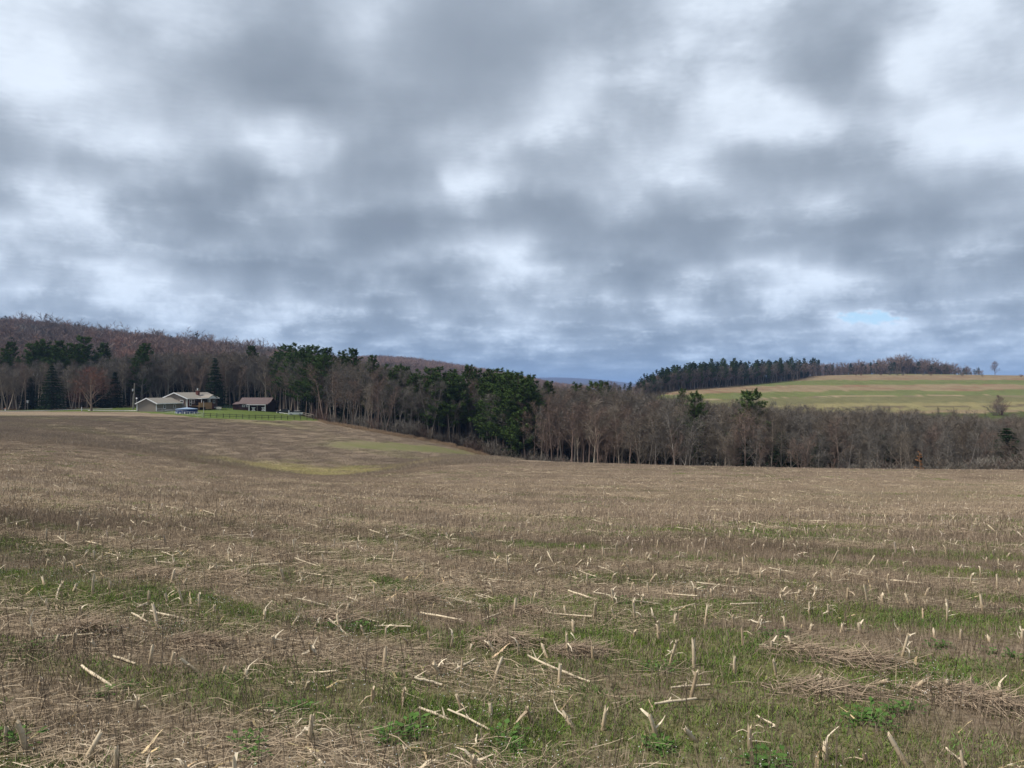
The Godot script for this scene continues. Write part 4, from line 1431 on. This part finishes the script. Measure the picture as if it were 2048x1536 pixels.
func extrude(prof: Array, half: float) -> ArrayMesh:
	var mb := MB.new()
	var n := prof.size()
	for k in n:
		var a: Vector2 = prof[k]
		var b: Vector2 = prof[(k + 1) % n]
		mb.quad(Vector3(a.x, a.y, -half), Vector3(a.x, a.y, half), Vector3(b.x, b.y, half), Vector3(b.x, b.y, -half), Color.WHITE)
	for s in [-1, 1]:
		for k in range(1, n - 1):
			mb.tri(Vector3(prof[0].x, prof[0].y, s * half), Vector3(prof[k].x, prof[k].y, s * half), Vector3(prof[k + 1].x, prof[k + 1].y, s * half), Color.WHITE)
	return mb.mesh()

func cars() -> void:
	car(px_at(569.0, 254.0, 0.02), 0.15, M.car_dark, "dark car parked under the trees beside the barn")
	car(px_at(592.0, 246.0, 0.02), 0.1, M.car_white, "white car parked under the trees at the lawn's end")

func hill_things() -> void:
	# bushes and lone trees on the striped hill
	for a in [[1712, 752, 800, 4.2], [1722, 757, 790, 3.2], [1762, 755, 795, 3.4], [1780, 752, 800, 5.0], [1795, 754, 795, 5.4], [1806, 757, 790, 3.6], [1846, 755, 795, 3.0], [1862, 756, 795, 4.0], [1925, 754, 800, 4.6], [1964, 756, 790, 2.6], [2042, 755, 790, 3.0],
			[1600, 800, 395, 5.2], [1618, 806, 390, 5.6], [1660, 806, 385, 5.0], [1745, 822, 372, 6.0], [1812, 822, 365, 6.2], [1830, 826, 360, 5.2], [1990, 826, 400, 6.5], [2002, 826, 402, 7.2], [1925, 832, 350, 8.0], [1895, 830, 352, 6.0]]:
		var at := px_at(a[0], a[2], -0.1)
		var o := solo("hill_bush", shrubs[int(a[0]) % 5], null, at, "dark leafless bush standing on the striped hill field", "bush", "bushes on the hill field")
		var s: float = a[3] / 3.0
		o.scale = Vector3(s * 1.3, s, s * 1.3)
		o.rotation.y = a[0]
	var lone := px_at(1990, 850, -0.2)
	plant("lone_tree", rounded[1], lone, 14.0, 1.15, M.twig_grey, "lone bare round tree on the skyline of the striped hill", "tree", "")
	var b := px_at(1998, 405, -0.2)
	plant("hill_foot_tree", rounded[0], b, 9.5, 1.0, M.twig_grey, "bare bushy tree low on the striped hill field", "tree", "")

# ---------------------------------------------------------------- corn stubble
func make_stub(tall: float, frayed: int) -> ArrayMesh:
	var mb := MB.new()
	var r := rnd(0.0092, 0.0132)
	var c0 := Color(0.38, 0.29, 0.18) * rnd(0.7, 1.15)
	var c1 := Color(0.60, 0.52, 0.39).lerp(Color(0.36, 0.27, 0.18), pow(rng.randf(), 3.0)) * rnd(0.88, 1.12)
	var bend := Vector3(rnd(-0.12, 0.12), 0, rnd(-0.12, 0.12))
	var pts := []
	var rads := []
	var cols := []
	var nodes := [0.0, 0.28, 0.31, 0.34, 0.68, 0.71, 0.74, 1.0]
	for f in nodes:
		pts.append(Vector3(0, tall * f, 0) + bend * tall * f * f)
		rads.append(r * (1.22 if f == 0.31 or f == 0.71 else 1.0) * lerpf(1.15, 0.92, f))
		cols.append(c0.lerp(c1, clampf(f * 0.8 + rnd(-0.15, 0.15), 0, 1)))
	var k := mb.v.size()
	mb.tube(pts, rads, 8, cols)
	# torn rim: move the top ring's vertices up and down, then close it with pith
	for q in 8:
		mb.v[k + 7 * 8 + q] += Vector3(0, rnd(-0.022, 0.02), 0)
	var mid: Vector3 = pts[7] - Vector3(0, 0.012, 0)
	for q in 8:
		mb.tri(mb.v[k + 56 + q], mb.v[k + 56 + (q + 1) % 8], mid, Color(0.55, 0.46, 0.33))
	for s in frayed:
		# strips of sheath hanging off or standing up
		var a := rnd(0, TAU)
		var o := Vector3(cos(a), 0, sin(a))
		var side := o.cross(Vector3.UP) * rnd(0.005, 0.011)
		var f := rnd(0.3, 0.95)
		var p: Vector3 = Vector3(0, tall * f, 0) + bend * tall * f * f + o * r
		var d := (Vector3.UP * rnd(-0.2, 1.0) + o * rnd(0.3, 0.9)).normalized()
		for g in 3:
			var q := p + d * rnd(0.02, 0.05)
			mb.ribbon(p, q, side.length() * (1.0 - g * 0.25), side.length() * (0.75 - g * 0.25), side.normalized(), c1 * rnd(0.8, 1.15))
			p = q
			d = (d + Vector3(rnd(-0.4, 0.4), rnd(-0.9, 0.1), rnd(-0.4, 0.4))).normalized()
	return mb.mesh(M.plant)

func make_stick(ln: float) -> ArrayMesh:
	var mb := MB.new()
	var r := rnd(0.005, 0.0098)
	var pts := []
	var rads := []
	var cols := []
	var c1 := Color(0.6, 0.51, 0.37) * rnd(0.85, 1.12)
	var bend := rnd(-0.12, 0.12)
	for k in 7:
		var f := k / 6.0
		pts.append(Vector3((f - 0.5) * ln, r * 0.8 + rnd(-0.002, 0.004), bend * ln * f * (1.0 - f)))
		rads.append(r * (1.25 if k == 2 or k == 4 else 1.0))
		cols.append(c1 * rnd(0.8, 1.1))
	mb.tube(pts, rads, 7, cols, true)
	for s in 3:
		var p: Vector3 = pts[rng.randi() % 7]
		var d := Vector3(rnd(-1, 1), rnd(0, 0.5), rnd(-1, 1)).normalized()
		mb.ribbon(p, p + d * rnd(0.03, 0.1), 0.007, 0.002, d.cross(Vector3.UP).normalized(), c1 * 0.95)
	return mb.mesh(M.plant)

func make_husk() -> ArrayMesh:
	var mb := MB.new()
	var c1 := Color(0.5, 0.4, 0.26) * rnd(0.8, 1.15)
	var p := Vector3.ZERO
	var d := Vector3(1, rnd(0.1, 0.6), 0).normalized()
	var w := rnd(0.008, 0.018)
	for k in 6:
		var q := p + d * rnd(0.025, 0.06)
		mb.ribbon(p, q, w * (1.0 - k * 0.13), w * (0.87 - k * 0.13), d.cross(Vector3(rnd(-0.3, 0.3), 1, rnd(-0.3, 0.3))).normalized(), c1 * rnd(0.85, 1.1))
		p = q
		d = (d + Vector3(0, rnd(-0.5, 0.15), rnd(-0.35, 0.35))).normalized()
		if p.y < 0.01: d.y = absf(d.y) * 0.3
	return mb.mesh(M.plant)

func rowd(x: float, r: float) -> float:
	return r - 0.35 * x + 0.01 * x * x

func stubble() -> void:
	var kinds := []
	for k in 16: kinds.append(make_stub(rnd(0.10, 0.22), [0, 1, 3, 0, 4, 1, 2, 0, 5, 2, 0, 1, 0, 3, 1, 0][k]))
	var spots := []
	for k in range(-4, 120):
		var r := k * 0.76 + rnd(-0.02, 0.02)
		var x := -46.0
		while x < 46.0:
			x += rnd(0.15, 0.29)
			var y := rowd(x, r) if absf(x) < 16.0 else (r - 0.67 * x - 2.56 if x < 0 else r - 0.03 * x - 2.56)
			var d := y + rnd(-0.04, 0.04)
			if d < 2.9 or d > 74.0 or absf(x) > d * 0.69 + 0.3: continue
			if x < -0.28 * d and d > 55.0: continue
			var gap := nz.get_noise_2d(x * 8.0 + 60.0, r * 4.0)
			if rng.randf() > clampf(0.86 + gap * 0.5, 0.25, 0.97) * (1.0 if k % 2 == 0 else 0.4) * clampf(1.25 - d / 48.0, 0.16, 1.0) * (1.0 if x > -0.2 * d or d < 24.0 else 0.5): continue
			spots.append(Vector2(x, d))
	spots.sort_custom(func(a, b): return a.y < b.y)
	var sc := Scatter.new(16)
	for k in spots.size():
		var s: Vector2 = spots[k]
		var m := rng.randi() % 16
		var lean := rnd(0.0, 0.28) if rng.randf() < 0.8 else rnd(0.4, 0.9)
		var b := Basis(Vector3(rnd(-1, 1), 0, rnd(-1, 1)).normalized(), lean) * Basis(Vector3.UP, rnd(0, TAU))
		var f := rnd(0.6, 1.1)
		var wd := rnd(0.8, 1.15)
		b = b.scaled_local(Vector3(wd, f, wd))
		var at := gr(s.x, s.y, -0.012)
		if k < 295:
			var o := solo("corn_stub", kinds[m], null, at, "upright straw-coloured cut corn stalk rooted in the field" if lean < 0.4 else "leaning straw-coloured cut corn stalk rooted in the field", "corn stub", "cut corn stalks standing in the field" if lean < 0.4 else "cut corn stalks leaning over")
			o.basis = b
		else:
			sc.xf[m].append(Transform3D(b, at))
			var g := rnd(0.65, 1.1)
			sc.col[m].append(Color(g, g, g * rnd(0.95, 1.12)))
	scatter_node("corn_stubble", "stubs", kinds, sc, "rows of cut corn stalks farther down the field", "corn stubble")
	# broken stalks lying about
	var sk := []
	for k in 6: sk.append(make_stick([0.14, 0.2, 0.28, 0.36, 0.46, 0.6][k]))
	var ss := Scatter.new(6)
	var lie := []
	for n in 4600:
		var d := sqrt(lerpf(2.9 * 2.9, 62.0 * 62.0, pow(rng.randf(), 1.35)))
		var x := rnd(-0.7, 0.7) * d
		var band := nz.get_noise_2d(x * 3.0 + 910.0, rowco(x, d) * 12.0)
		if rng.randf() > 0.35 + band * 1.1: continue
		lie.append(Vector2(x, d))
	lie.sort_custom(func(a, b): return a.y < b.y)
	for k in lie.size():
		var s: Vector2 = lie[k]
		var m := rng.randi() % 6
		var turn := 0.33 + rng.randfn(0.0, 0.7)
		var b := Basis(Vector3.UP, -turn) * Basis(Vector3.BACK, rng.randfn(0.0, 0.12))
		var at := gr(s.x, s.y, rnd(0.005, 0.035))
		if k < 180:
			var o := solo("corn_stalk_piece", sk[m], null, at, "broken pale corn stalk lying on the weedy field", "corn stalk", "broken corn stalks on the ground")
			o.basis = b
		else:
			ss.xf[m].append(Transform3D(b, at))
			var g := rnd(0.75, 1.15)
			ss.col[m].append(Color(g, g, g))
	scatter_node("stalk_debris", "stalks", sk, ss, "broken corn stalks strewn farther down the field", "stalk debris")
	# husks and leaf shreds
	var hk := []
	for k in 6: hk.append(make_husk())
	var hsx := Scatter.new(6)
	for n in 3200:
		var d := sqrt(lerpf(2.8 * 2.8, 40.0 * 40.0, pow(rng.randf(), 1.7)))
		var x := rnd(-0.72, 0.72) * d
		var band := nz.get_noise_2d(x * 3.0 + 910.0, rowco(x, d) * 12.0)
		if rng.randf() > 0.45 + band * 1.2: continue
		var m := rng.randi() % 6
		hsx.xf[m].append(xform(gr(x, d, rnd(0.0, 0.03)), rnd(0.35, 0.85), rnd(0.35, 0.8)))
		var g := rnd(0.7, 1.15)
		hsx.col[m].append(Color(g, g * rnd(0.92, 1.0), g * rnd(0.8, 1.0)))
	scatter_node("corn_husk_shreds", "husks", hk, hsx, "torn corn husks and leaf shreds littering the field", "husk shreds")

# ---------------------------------------------------------------- weeds, grass and litter
func weed_patch(n: int, size: float, h0: float, h1: float, w: float) -> ArrayMesh:
	var mb := MB.new()
	for k in n:
		var p := Vector3(rnd(-size, size), -0.02, rnd(-size, size))
		var ln := rnd(h0, h1)
		var d := Vector3(rnd(-0.3, 0.3), 1, rnd(-0.3, 0.3)).normalized()
		var q := p + d * (ln + 0.02)
		var s := d.cross(Vector3(rnd(-1, 1), 0, rnd(-1, 1))).normalized()
		var col := Color(0.262, 0.21, 0.166).lerp(Color(0.43, 0.36, 0.275), rng.randf() * rng.randf()) * rnd(0.65, 1.2)
		mb.ribbon(p, q, w, w * 0.55, s, col)
		for b in rng.randi() % 3:
			var u := p.lerp(q, rnd(0.35, 0.9))
			var e := (d + Vector3(rnd(-1.2, 1.2), rnd(-0.4, 0.4), rnd(-1.2, 1.2))).normalized()
			mb.ribbon(u, u + e * ln * rnd(0.2, 0.45), w * 0.6, w * 0.35, e.cross(Vector3(rnd(-1, 1), rnd(-1, 1), rnd(-1, 1))).normalized(), col)
	return mb.mesh(M.plant)

func grass_patch(n: int, size: float, h0: float, h1: float, w: float) -> ArrayMesh:
	var mb := MB.new()
	for k in n:
		var a := rnd(0, TAU)
		var r := size * sqrt(rng.randf())
		var p := Vector3(cos(a) * r, -0.01, sin(a) * r)
		var ln := rnd(h0, h1)
		var d := Vector3(rnd(-0.8, 0.8), 1, rnd(-0.8, 0.8)).normalized()
		var s := d.cross(Vector3(rnd(-1, 1), 0, rnd(-1, 1))).normalized()
		var col := Color(0.085, 0.16, 0.038).lerp(Color(0.155, 0.22, 0.066), rng.randf()) * rnd(0.7, 1.25)
		var q := p + d * ln * 0.6
		var e := (d + Vector3(rnd(-0.7, 0.7), -0.3, rnd(-0.7, 0.7))).normalized()
		mb.ribbon(p, q, w, w * 0.85, s, col)
		mb.tri(q - s * w * 0.85, q + s * w * 0.85, q + e * ln * 0.45, col)
	return mb.mesh(M.leaf)

func leaf_weed() -> ArrayMesh:
	var mb := MB.new()
	for k in 26:
		var a := rnd(0, TAU)
		var p := Vector3(rnd(-0.05, 0.05), 0, rnd(-0.05, 0.05))
		var d := Vector3(cos(a), rnd(0.25, 1.3), sin(a)).normalized()
		var q := p + d * rnd(0.04, 0.10)
		var s := d.cross(Vector3.UP).normalized() * rnd(0.012, 0.022)
		var tip := q + (d + Vector3(0, -0.5, 0)).normalized() * rnd(0.03, 0.06)
		var col := Color(0.068, 0.128, 0.034) * rnd(0.75, 1.3)
		mb.ribbon(p, q, 0.002, 0.002, s.normalized(), col)
		mb.quad(q, q.lerp(tip, 0.5) + s, tip, q.lerp(tip, 0.5) - s, col)
	return mb.mesh(M.leaf)

func litter_patch(n: int, size: float, w: float) -> ArrayMesh:
	var mb := MB.new()
	for k in n:
		var p := Vector3(rng.randfn(0, size * 0.5), rnd(0.004, 0.045), rng.randfn(0, size * 0.28))
		var a := rng.randfn(0.0, 0.75)
		var d := Vector3(cos(a), rng.randfn(0, 0.14), sin(a)).normalized()
		var ln := rnd(0.03, 0.2)
		var col := Color(0.33, 0.26, 0.185).lerp(Color(0.56, 0.48, 0.36), rng.randf() * rng.randf()) * rnd(0.7, 1.15)
		var q := p + d * ln
		q.y = maxf(q.y, 0.0)
		var sd := d.cross(Vector3(rnd(-0.7, 0.7), 1, rnd(-0.7, 0.7))).normalized()
		var bow := p.lerp(q, 0.5) + Vector3(rnd(-1, 1), rnd(0, 0.5), rnd(-1, 1)) * ln * 0.13
		var ww := w * rnd(0.6, 1.6)
		mb.ribbon(p, bow, ww, ww * 0.9, sd, col)
		mb.ribbon(bow, q, ww * 0.9, ww * 0.6, sd, col)
	return mb.mesh(M.plant)

func heap(size: float, high: float) -> ArrayMesh:
	var mb := MB.new()
	for k in 620:
		var u := clampf(rng.randfn(0, 0.4), -0.75, 0.75)
		var w := clampf(rng.randfn(0, 0.4), -0.75, 0.75)
		var y := high * exp(-(u * u + w * w) * 1.6) * rnd(0.2, 1.0)
		var p := Vector3(u * size, y, w * size * 0.6)
		var a := rng.randfn(0.0, 0.9)
		var d := Vector3(cos(a), rng.randfn(-0.05, 0.22), sin(a)).normalized()
		var q := p + d * rnd(0.05, 0.24)
		q.y = maxf(q.y, 0.0)
		var col := Color(0.27, 0.205, 0.15).lerp(Color(0.46, 0.37, 0.26), rng.randf() * rng.randf()) * rnd(0.6, 1.15)
		mb.ribbon(p, q, 0.0024, 0.0015, d.cross(Vector3(rnd(-1, 1), 1, rnd(-1, 1))).normalized(), col)
	return mb.mesh(M.plant)

func ground_cover() -> void:
	# dead weed stems: near patches fine, far patches coarser
	var near := []
	for k in 6: near.append(weed_patch(60, 0.28, 0.03, 0.115, 0.0015))
	var mid := []
	for k in 5: mid.append(weed_patch(110, 0.6, 0.02, 0.075, 0.0032))
	var far := []
	for k in 4: far.append(weed_patch(120, 1.5, 0.08, 0.2, 0.011))
	var s0 := Scatter.new(6)
	var s1 := Scatter.new(5)
	var s2 := Scatter.new(4)
	for n in 3900:
		var d := sqrt(lerpf(2.6 * 2.6, 15.0 * 15.0, rng.randf()))
		var x := rnd(-0.74, 0.74) * d
		var g := greenness(x, d)
		if rng.randf() < g * 0.3: continue
		var m := rng.randi() % 6
		s0.xf[m].append(xform(gr(x, d), rnd(0.9, 1.2), rnd(0.6, 1.25) * (1.0 - 0.2 * g)))
		var v := 1.0 + nz.get_noise_2d(x * 6.0, rowco(x, d) * 14.0) * 0.35
		v *= rnd(0.6, 1.1)
		s0.col[m].append(Color(v, v * 0.97, v * 0.93))
	for n in 15000:
		var d := sqrt(lerpf(13.0 * 13.0, 78.0 * 78.0, pow(rng.randf(), 1.25)))
		var x := rnd(-0.74, 0.74) * d
		var g := greenness(x, d)
		if rng.randf() < g * 0.75: continue
		var m := rng.randi() % 5
		s1.xf[m].append(xform(gr(x, d), rnd(0.9, 1.2), rnd(0.6, 1.2)))
		var v := 1.0 + nz.get_noise_2d(x * 3.0, rowco(x, d) * 10.0) * 0.35
		s1.col[m].append(Color(v, v * 0.98, v * 0.95))
	for n in 11000:
		var d := sqrt(lerpf(70.0 * 70.0, 212.0 * 212.0, rng.randf()))
		var x := rnd(-0.74, 0.0) * d
		var t := x / d
		if d > fe(t) - 1.0 or (t < -0.25 and d > tab(LBT, LBD, t) - 2.0): continue
		var c := ground_color(x, d)
		if c.g > c.r * 0.88: continue
		var m := rng.randi() % 4
		s2.xf[m].append(xform(gr(x, d), rnd(0.9, 1.2), rnd(0.5, 1.0)))
		s2.col[m].append(Color(c.r / 0.31, c.g / 0.25, c.b / 0.195) * rnd(0.9, 1.15))
	scatter_node("dead_weed_stems", "stems", near, s0, "thin brown dead weed stems standing all over the field", "weed stems")
	scatter_node("dead_weed_cover", "stems", mid, s1, "brown dead weeds covering the slope down to the crest", "weed cover")
	scatter_node("far_slope_weeds", "stems", far, s2, "brown weeds on the far slope below the house", "weed cover")
	# green grass and chickweed
	var gm := []
	for k in 5: gm.append(grass_patch(120, 0.18, 0.018, 0.065, 0.0021))
	var gf := []
	for k in 3: gf.append(grass_patch(120, 0.5, 0.02, 0.06, 0.005))
	var sg := Scatter.new(5)
	var sf := Scatter.new(3)
	for n in 7500:
		var d := sqrt(lerpf(2.6 * 2.6, 15.0 * 15.0, rng.randf()))
		var x := rnd(-0.74, 0.74) * d
		if rng.randf() > greenness(x, d) * (0.95 + nf.get_noise_2d(x * 22.0, d * 22.0) * 0.9) + 0.04: continue
		var m := rng.randi() % 5
		sg.xf[m].append(xform(gr(x, d), rnd(0.8, 1.3), rnd(0.6, 1.25)))
		var v := rnd(0.75, 1.2)
		sg.col[m].append(Color(v * rnd(0.9, 1.25), v, v * rnd(0.8, 1.1)))
	for n in 9000:
		var d := sqrt(lerpf(14.0 * 14.0, 62.0 * 62.0, pow(rng.randf(), 1.2)))
		var x := rnd(-0.74, 0.74) * d
		if rng.randf() > greenness(x, d): continue
		var m := rng.randi() % 3
		sf.xf[m].append(xform(gr(x, d), rnd(0.8, 1.3), rnd(0.6, 1.2)))
		var v := rnd(0.75, 1.2)
		sf.col[m].append(Color(v * rnd(1.0, 1.25), v, v))
	scatter_node("green_grass", "blades", gm, sg, "fresh green grass and chickweed growing between the stubble", "grass")
	scatter_node("green_patches", "blades", gf, sf, "patches of green grass farther down the slope", "grass")
	# straw litter in bands along the rows
	var lm := []
	for k in 6: lm.append(litter_patch(110, 0.5, 0.0015))
	var sl := Scatter.new(6)
	for n in 11000:
		var d := sqrt(lerpf(2.6 * 2.6, 44.0 * 44.0, pow(rng.randf(), 1.5)))
		var x := rnd(-0.74, 0.74) * d
		var band := nz.get_noise_2d(x * 3.0 + 910.0, rowco(x, d) * 12.0)
		if rng.randf() > 0.26 + band * 1.6 - 0.24 * sin(TAU * rowco(x, d) / 1.9 + nz.get_noise_2d(x * 6.0, rowco(x, d) * 3.0) * 4.0): continue
		var m := rng.randi() % 6
		var turn := 0.33 + rng.randfn(0, 0.3)
		sl.xf[m].append(Transform3D(Basis(Vector3.UP, -turn).scaled_local(Vector3(rnd(0.8, 1.3), 1, rnd(0.8, 1.3))), gr(x, d)))
		var v := rnd(0.8, 1.15)
		sl.col[m].append(Color(v, v * 0.98, v * 0.95))
	scatter_node("straw_litter", "straw", lm, sl, "matted straw litter lying in bands along the corn rows", "straw")
	var em := []
	for k in 3: em.append(weed_patch(110, 0.8, 0.3, 0.9, 0.012))
	var es := Scatter.new(3)
	for n in 900:
		var t := rnd(-0.25, 0.7)
		var d := fe(t) - 1.0 - 3.5 * rng.randf()
		var m := rng.randi() % 3
		es.xf[m].append(xform(gr(t * d, d), 1.0, rnd(0.5, 1.1))); es.col[m].append(Color(1.15, 1.05, 0.9))
	scatter_node("tall_dry_grass", "blades", em, es, "tall tan dry grass along the edge of the wood", "dry grass")
	var wm := []
	for k in 3: wm.append(grass_patch(120, 1.3, 0.05, 0.16, 0.014))
	var wsc := Scatter.new(3)
	for n in 2600:
		var x := rnd(-44.0, -6.0)
		var d := rnd(78.0, 122.0)
		var c := ground_color(x, d)
		if c.g < c.r * 0.88: continue
		var m := rng.randi() % 3
		var v := rnd(0.8, 1.25)
		wsc.xf[m].append(xform(gr(x, d), 1.0, rnd(0.6, 1.2))); wsc.col[m].append(Color(c.r / 0.115, c.g / 0.195, c.b / 0.05) * v)
	scatter_node("hollow_grass", "blades", wm, wsc, "yellow-green grass growing in the hollow of the field", "grass")
	# heaps of raked-up straw and stalk rubbish, one by one
	for a in [[1000, 1292, 0.42, 0.13], [1150, 1308, 0.3, 0.07], [165, 1268, 0.34, 0.12], [385, 1290, 0.3, 0.09], [655, 1240, 0.45, 0.1], [300, 1152, 0.5, 0.1], [450, 1160, 0.6, 0.09], [830, 1200, 0.4, 0.1], [1620, 1310, 0.5, 0.08], [1720, 1330, 0.45, 0.09], [1890, 1395, 0.4, 0.08], [1980, 1420, 0.4, 0.1], [1640, 1385, 0.5, 0.07], [1340, 1050, 0.9, 0.16], [1790, 1065, 0.9, 0.16], [1920, 1075, 0.8, 0.16], [740, 1010, 0.8, 0.14], [1050, 1225, 0.35, 0.07]]:
		var t: float = (a[0] - 1024.0) / FPX
		var d := 3.0
		while d < 40.0 and (EYE - hgt(t * d, d)) / d * FPX + HZ > a[1]: d += 0.04
		var o := solo("straw_heap", heap(a[2], a[3]), null, gr(t * d, d), "low tangled heap of brown straw and broken stalks on field", "straw heap", "straw heaps in the field")
		o.rotation.y = -0.33 + rnd(-0.3, 0.3)
	# tall dark single stems, white flower heads
	var tall := []
	for k in 4: tall.append(weed_patch(5, 0.35, 0.16, 0.3, 0.0022))
	var ts := Scatter.new(4)
	for n in 900:
		var d := sqrt(lerpf(2.6 * 2.6, 20.0 * 20.0, rng.randf()))
		var x := rnd(-0.74, 0.74) * d
		var m := rng.randi() % 4
		ts.xf[m].append(xform(gr(x, d), 1.0, rnd(0.7, 1.2))); ts.col[m].append(Color(0.42, 0.4, 0.4))
	scatter_node("dark_weed_stalks", "stems", tall, ts, "taller dark single weed stalks rising over the field", "weed stalks")
	var fl := MB.new()
	for k in 14:
		var p := Vector3(rnd(-0.22, 0.22), rnd(0.05, 0.12), rnd(-0.22, 0.22))
		fl.ribbon(p - Vector3(0, p.y, 0), p, 0.0009, 0.0007, Vector3.RIGHT, Color(0.1, 0.14, 0.05))
		tuft(fl, p, 5, 0.004, 0.003, Color(0.8, 0.8, 0.76), 0.3)
	var fs := Scatter.new(1)
	for n in 380:
		var d := sqrt(lerpf(2.6 * 2.6, 10.0 * 10.0, rng.randf()))
		var x := rnd(-0.74, 0.74) * d
		if nz.get_noise_2d(x * 12.0, d * 12.0 + 50.0) < 0.08: continue
		fs.xf[0].append(xform(gr(x, d), 1.0, 1.0)); fs.col[0].append(Color.WHITE)
	scatter_node("white_weed_flowers", "flowers", [fl.mesh(M.plant)], fs, "tiny white weed flowers scattered in the near grass", "flowers")
	# broad-leaved green weeds, one by one
	var lw := []
	for k in 4: lw.append(leaf_weed())
	for a in [[30, 1480, 1.6], [90, 1290, 1.1], [205, 1385, 1.2], [175, 1100, 1.2], [215, 1265, 1.3], [330, 1255, 1.0], [650, 1258, 1.2], [714, 1262, 1.4], [800, 1478, 1.7], [1000, 1490, 1.5], [1005, 1245, 1.0], [1130, 1175, 1.0], [1180, 1158, 1.2], [1300, 1345, 1.2], [1260, 1205, 1.0], [1560, 1270, 1.1], [1730, 1445, 1.9], [1830, 1430, 1.6], [1530, 1520, 1.5], [1850, 1290, 1.1], [1990, 1305, 1.1], [2030, 1230, 1.0], [1420, 1180, 1.0], [480, 1500, 1.3], [560, 1420, 1.1], [900, 1120, 1.2], [1320, 1500, 1.2]]:
		var t: float = (a[0] - 1024.0) / FPX
		var d := 3.0
		while d < 40.0 and (EYE - hgt(t * d, d)) / d * FPX + HZ > a[1]: d += 0.04
		for k in 3:
			var o := solo("leafy_weed", lw[rng.randi() % 4], null, gr(t * d + rnd(-0.12, 0.12), d + rnd(-0.12, 0.12), -0.005), "clump of fresh green broad-leaved weed among the stubble", "weed", "green leafy weeds in the field")
			o.scale = Vector3.ONE * a[2] * rnd(0.4, 0.65)
			o.rotation.y = rnd(0, TAU)
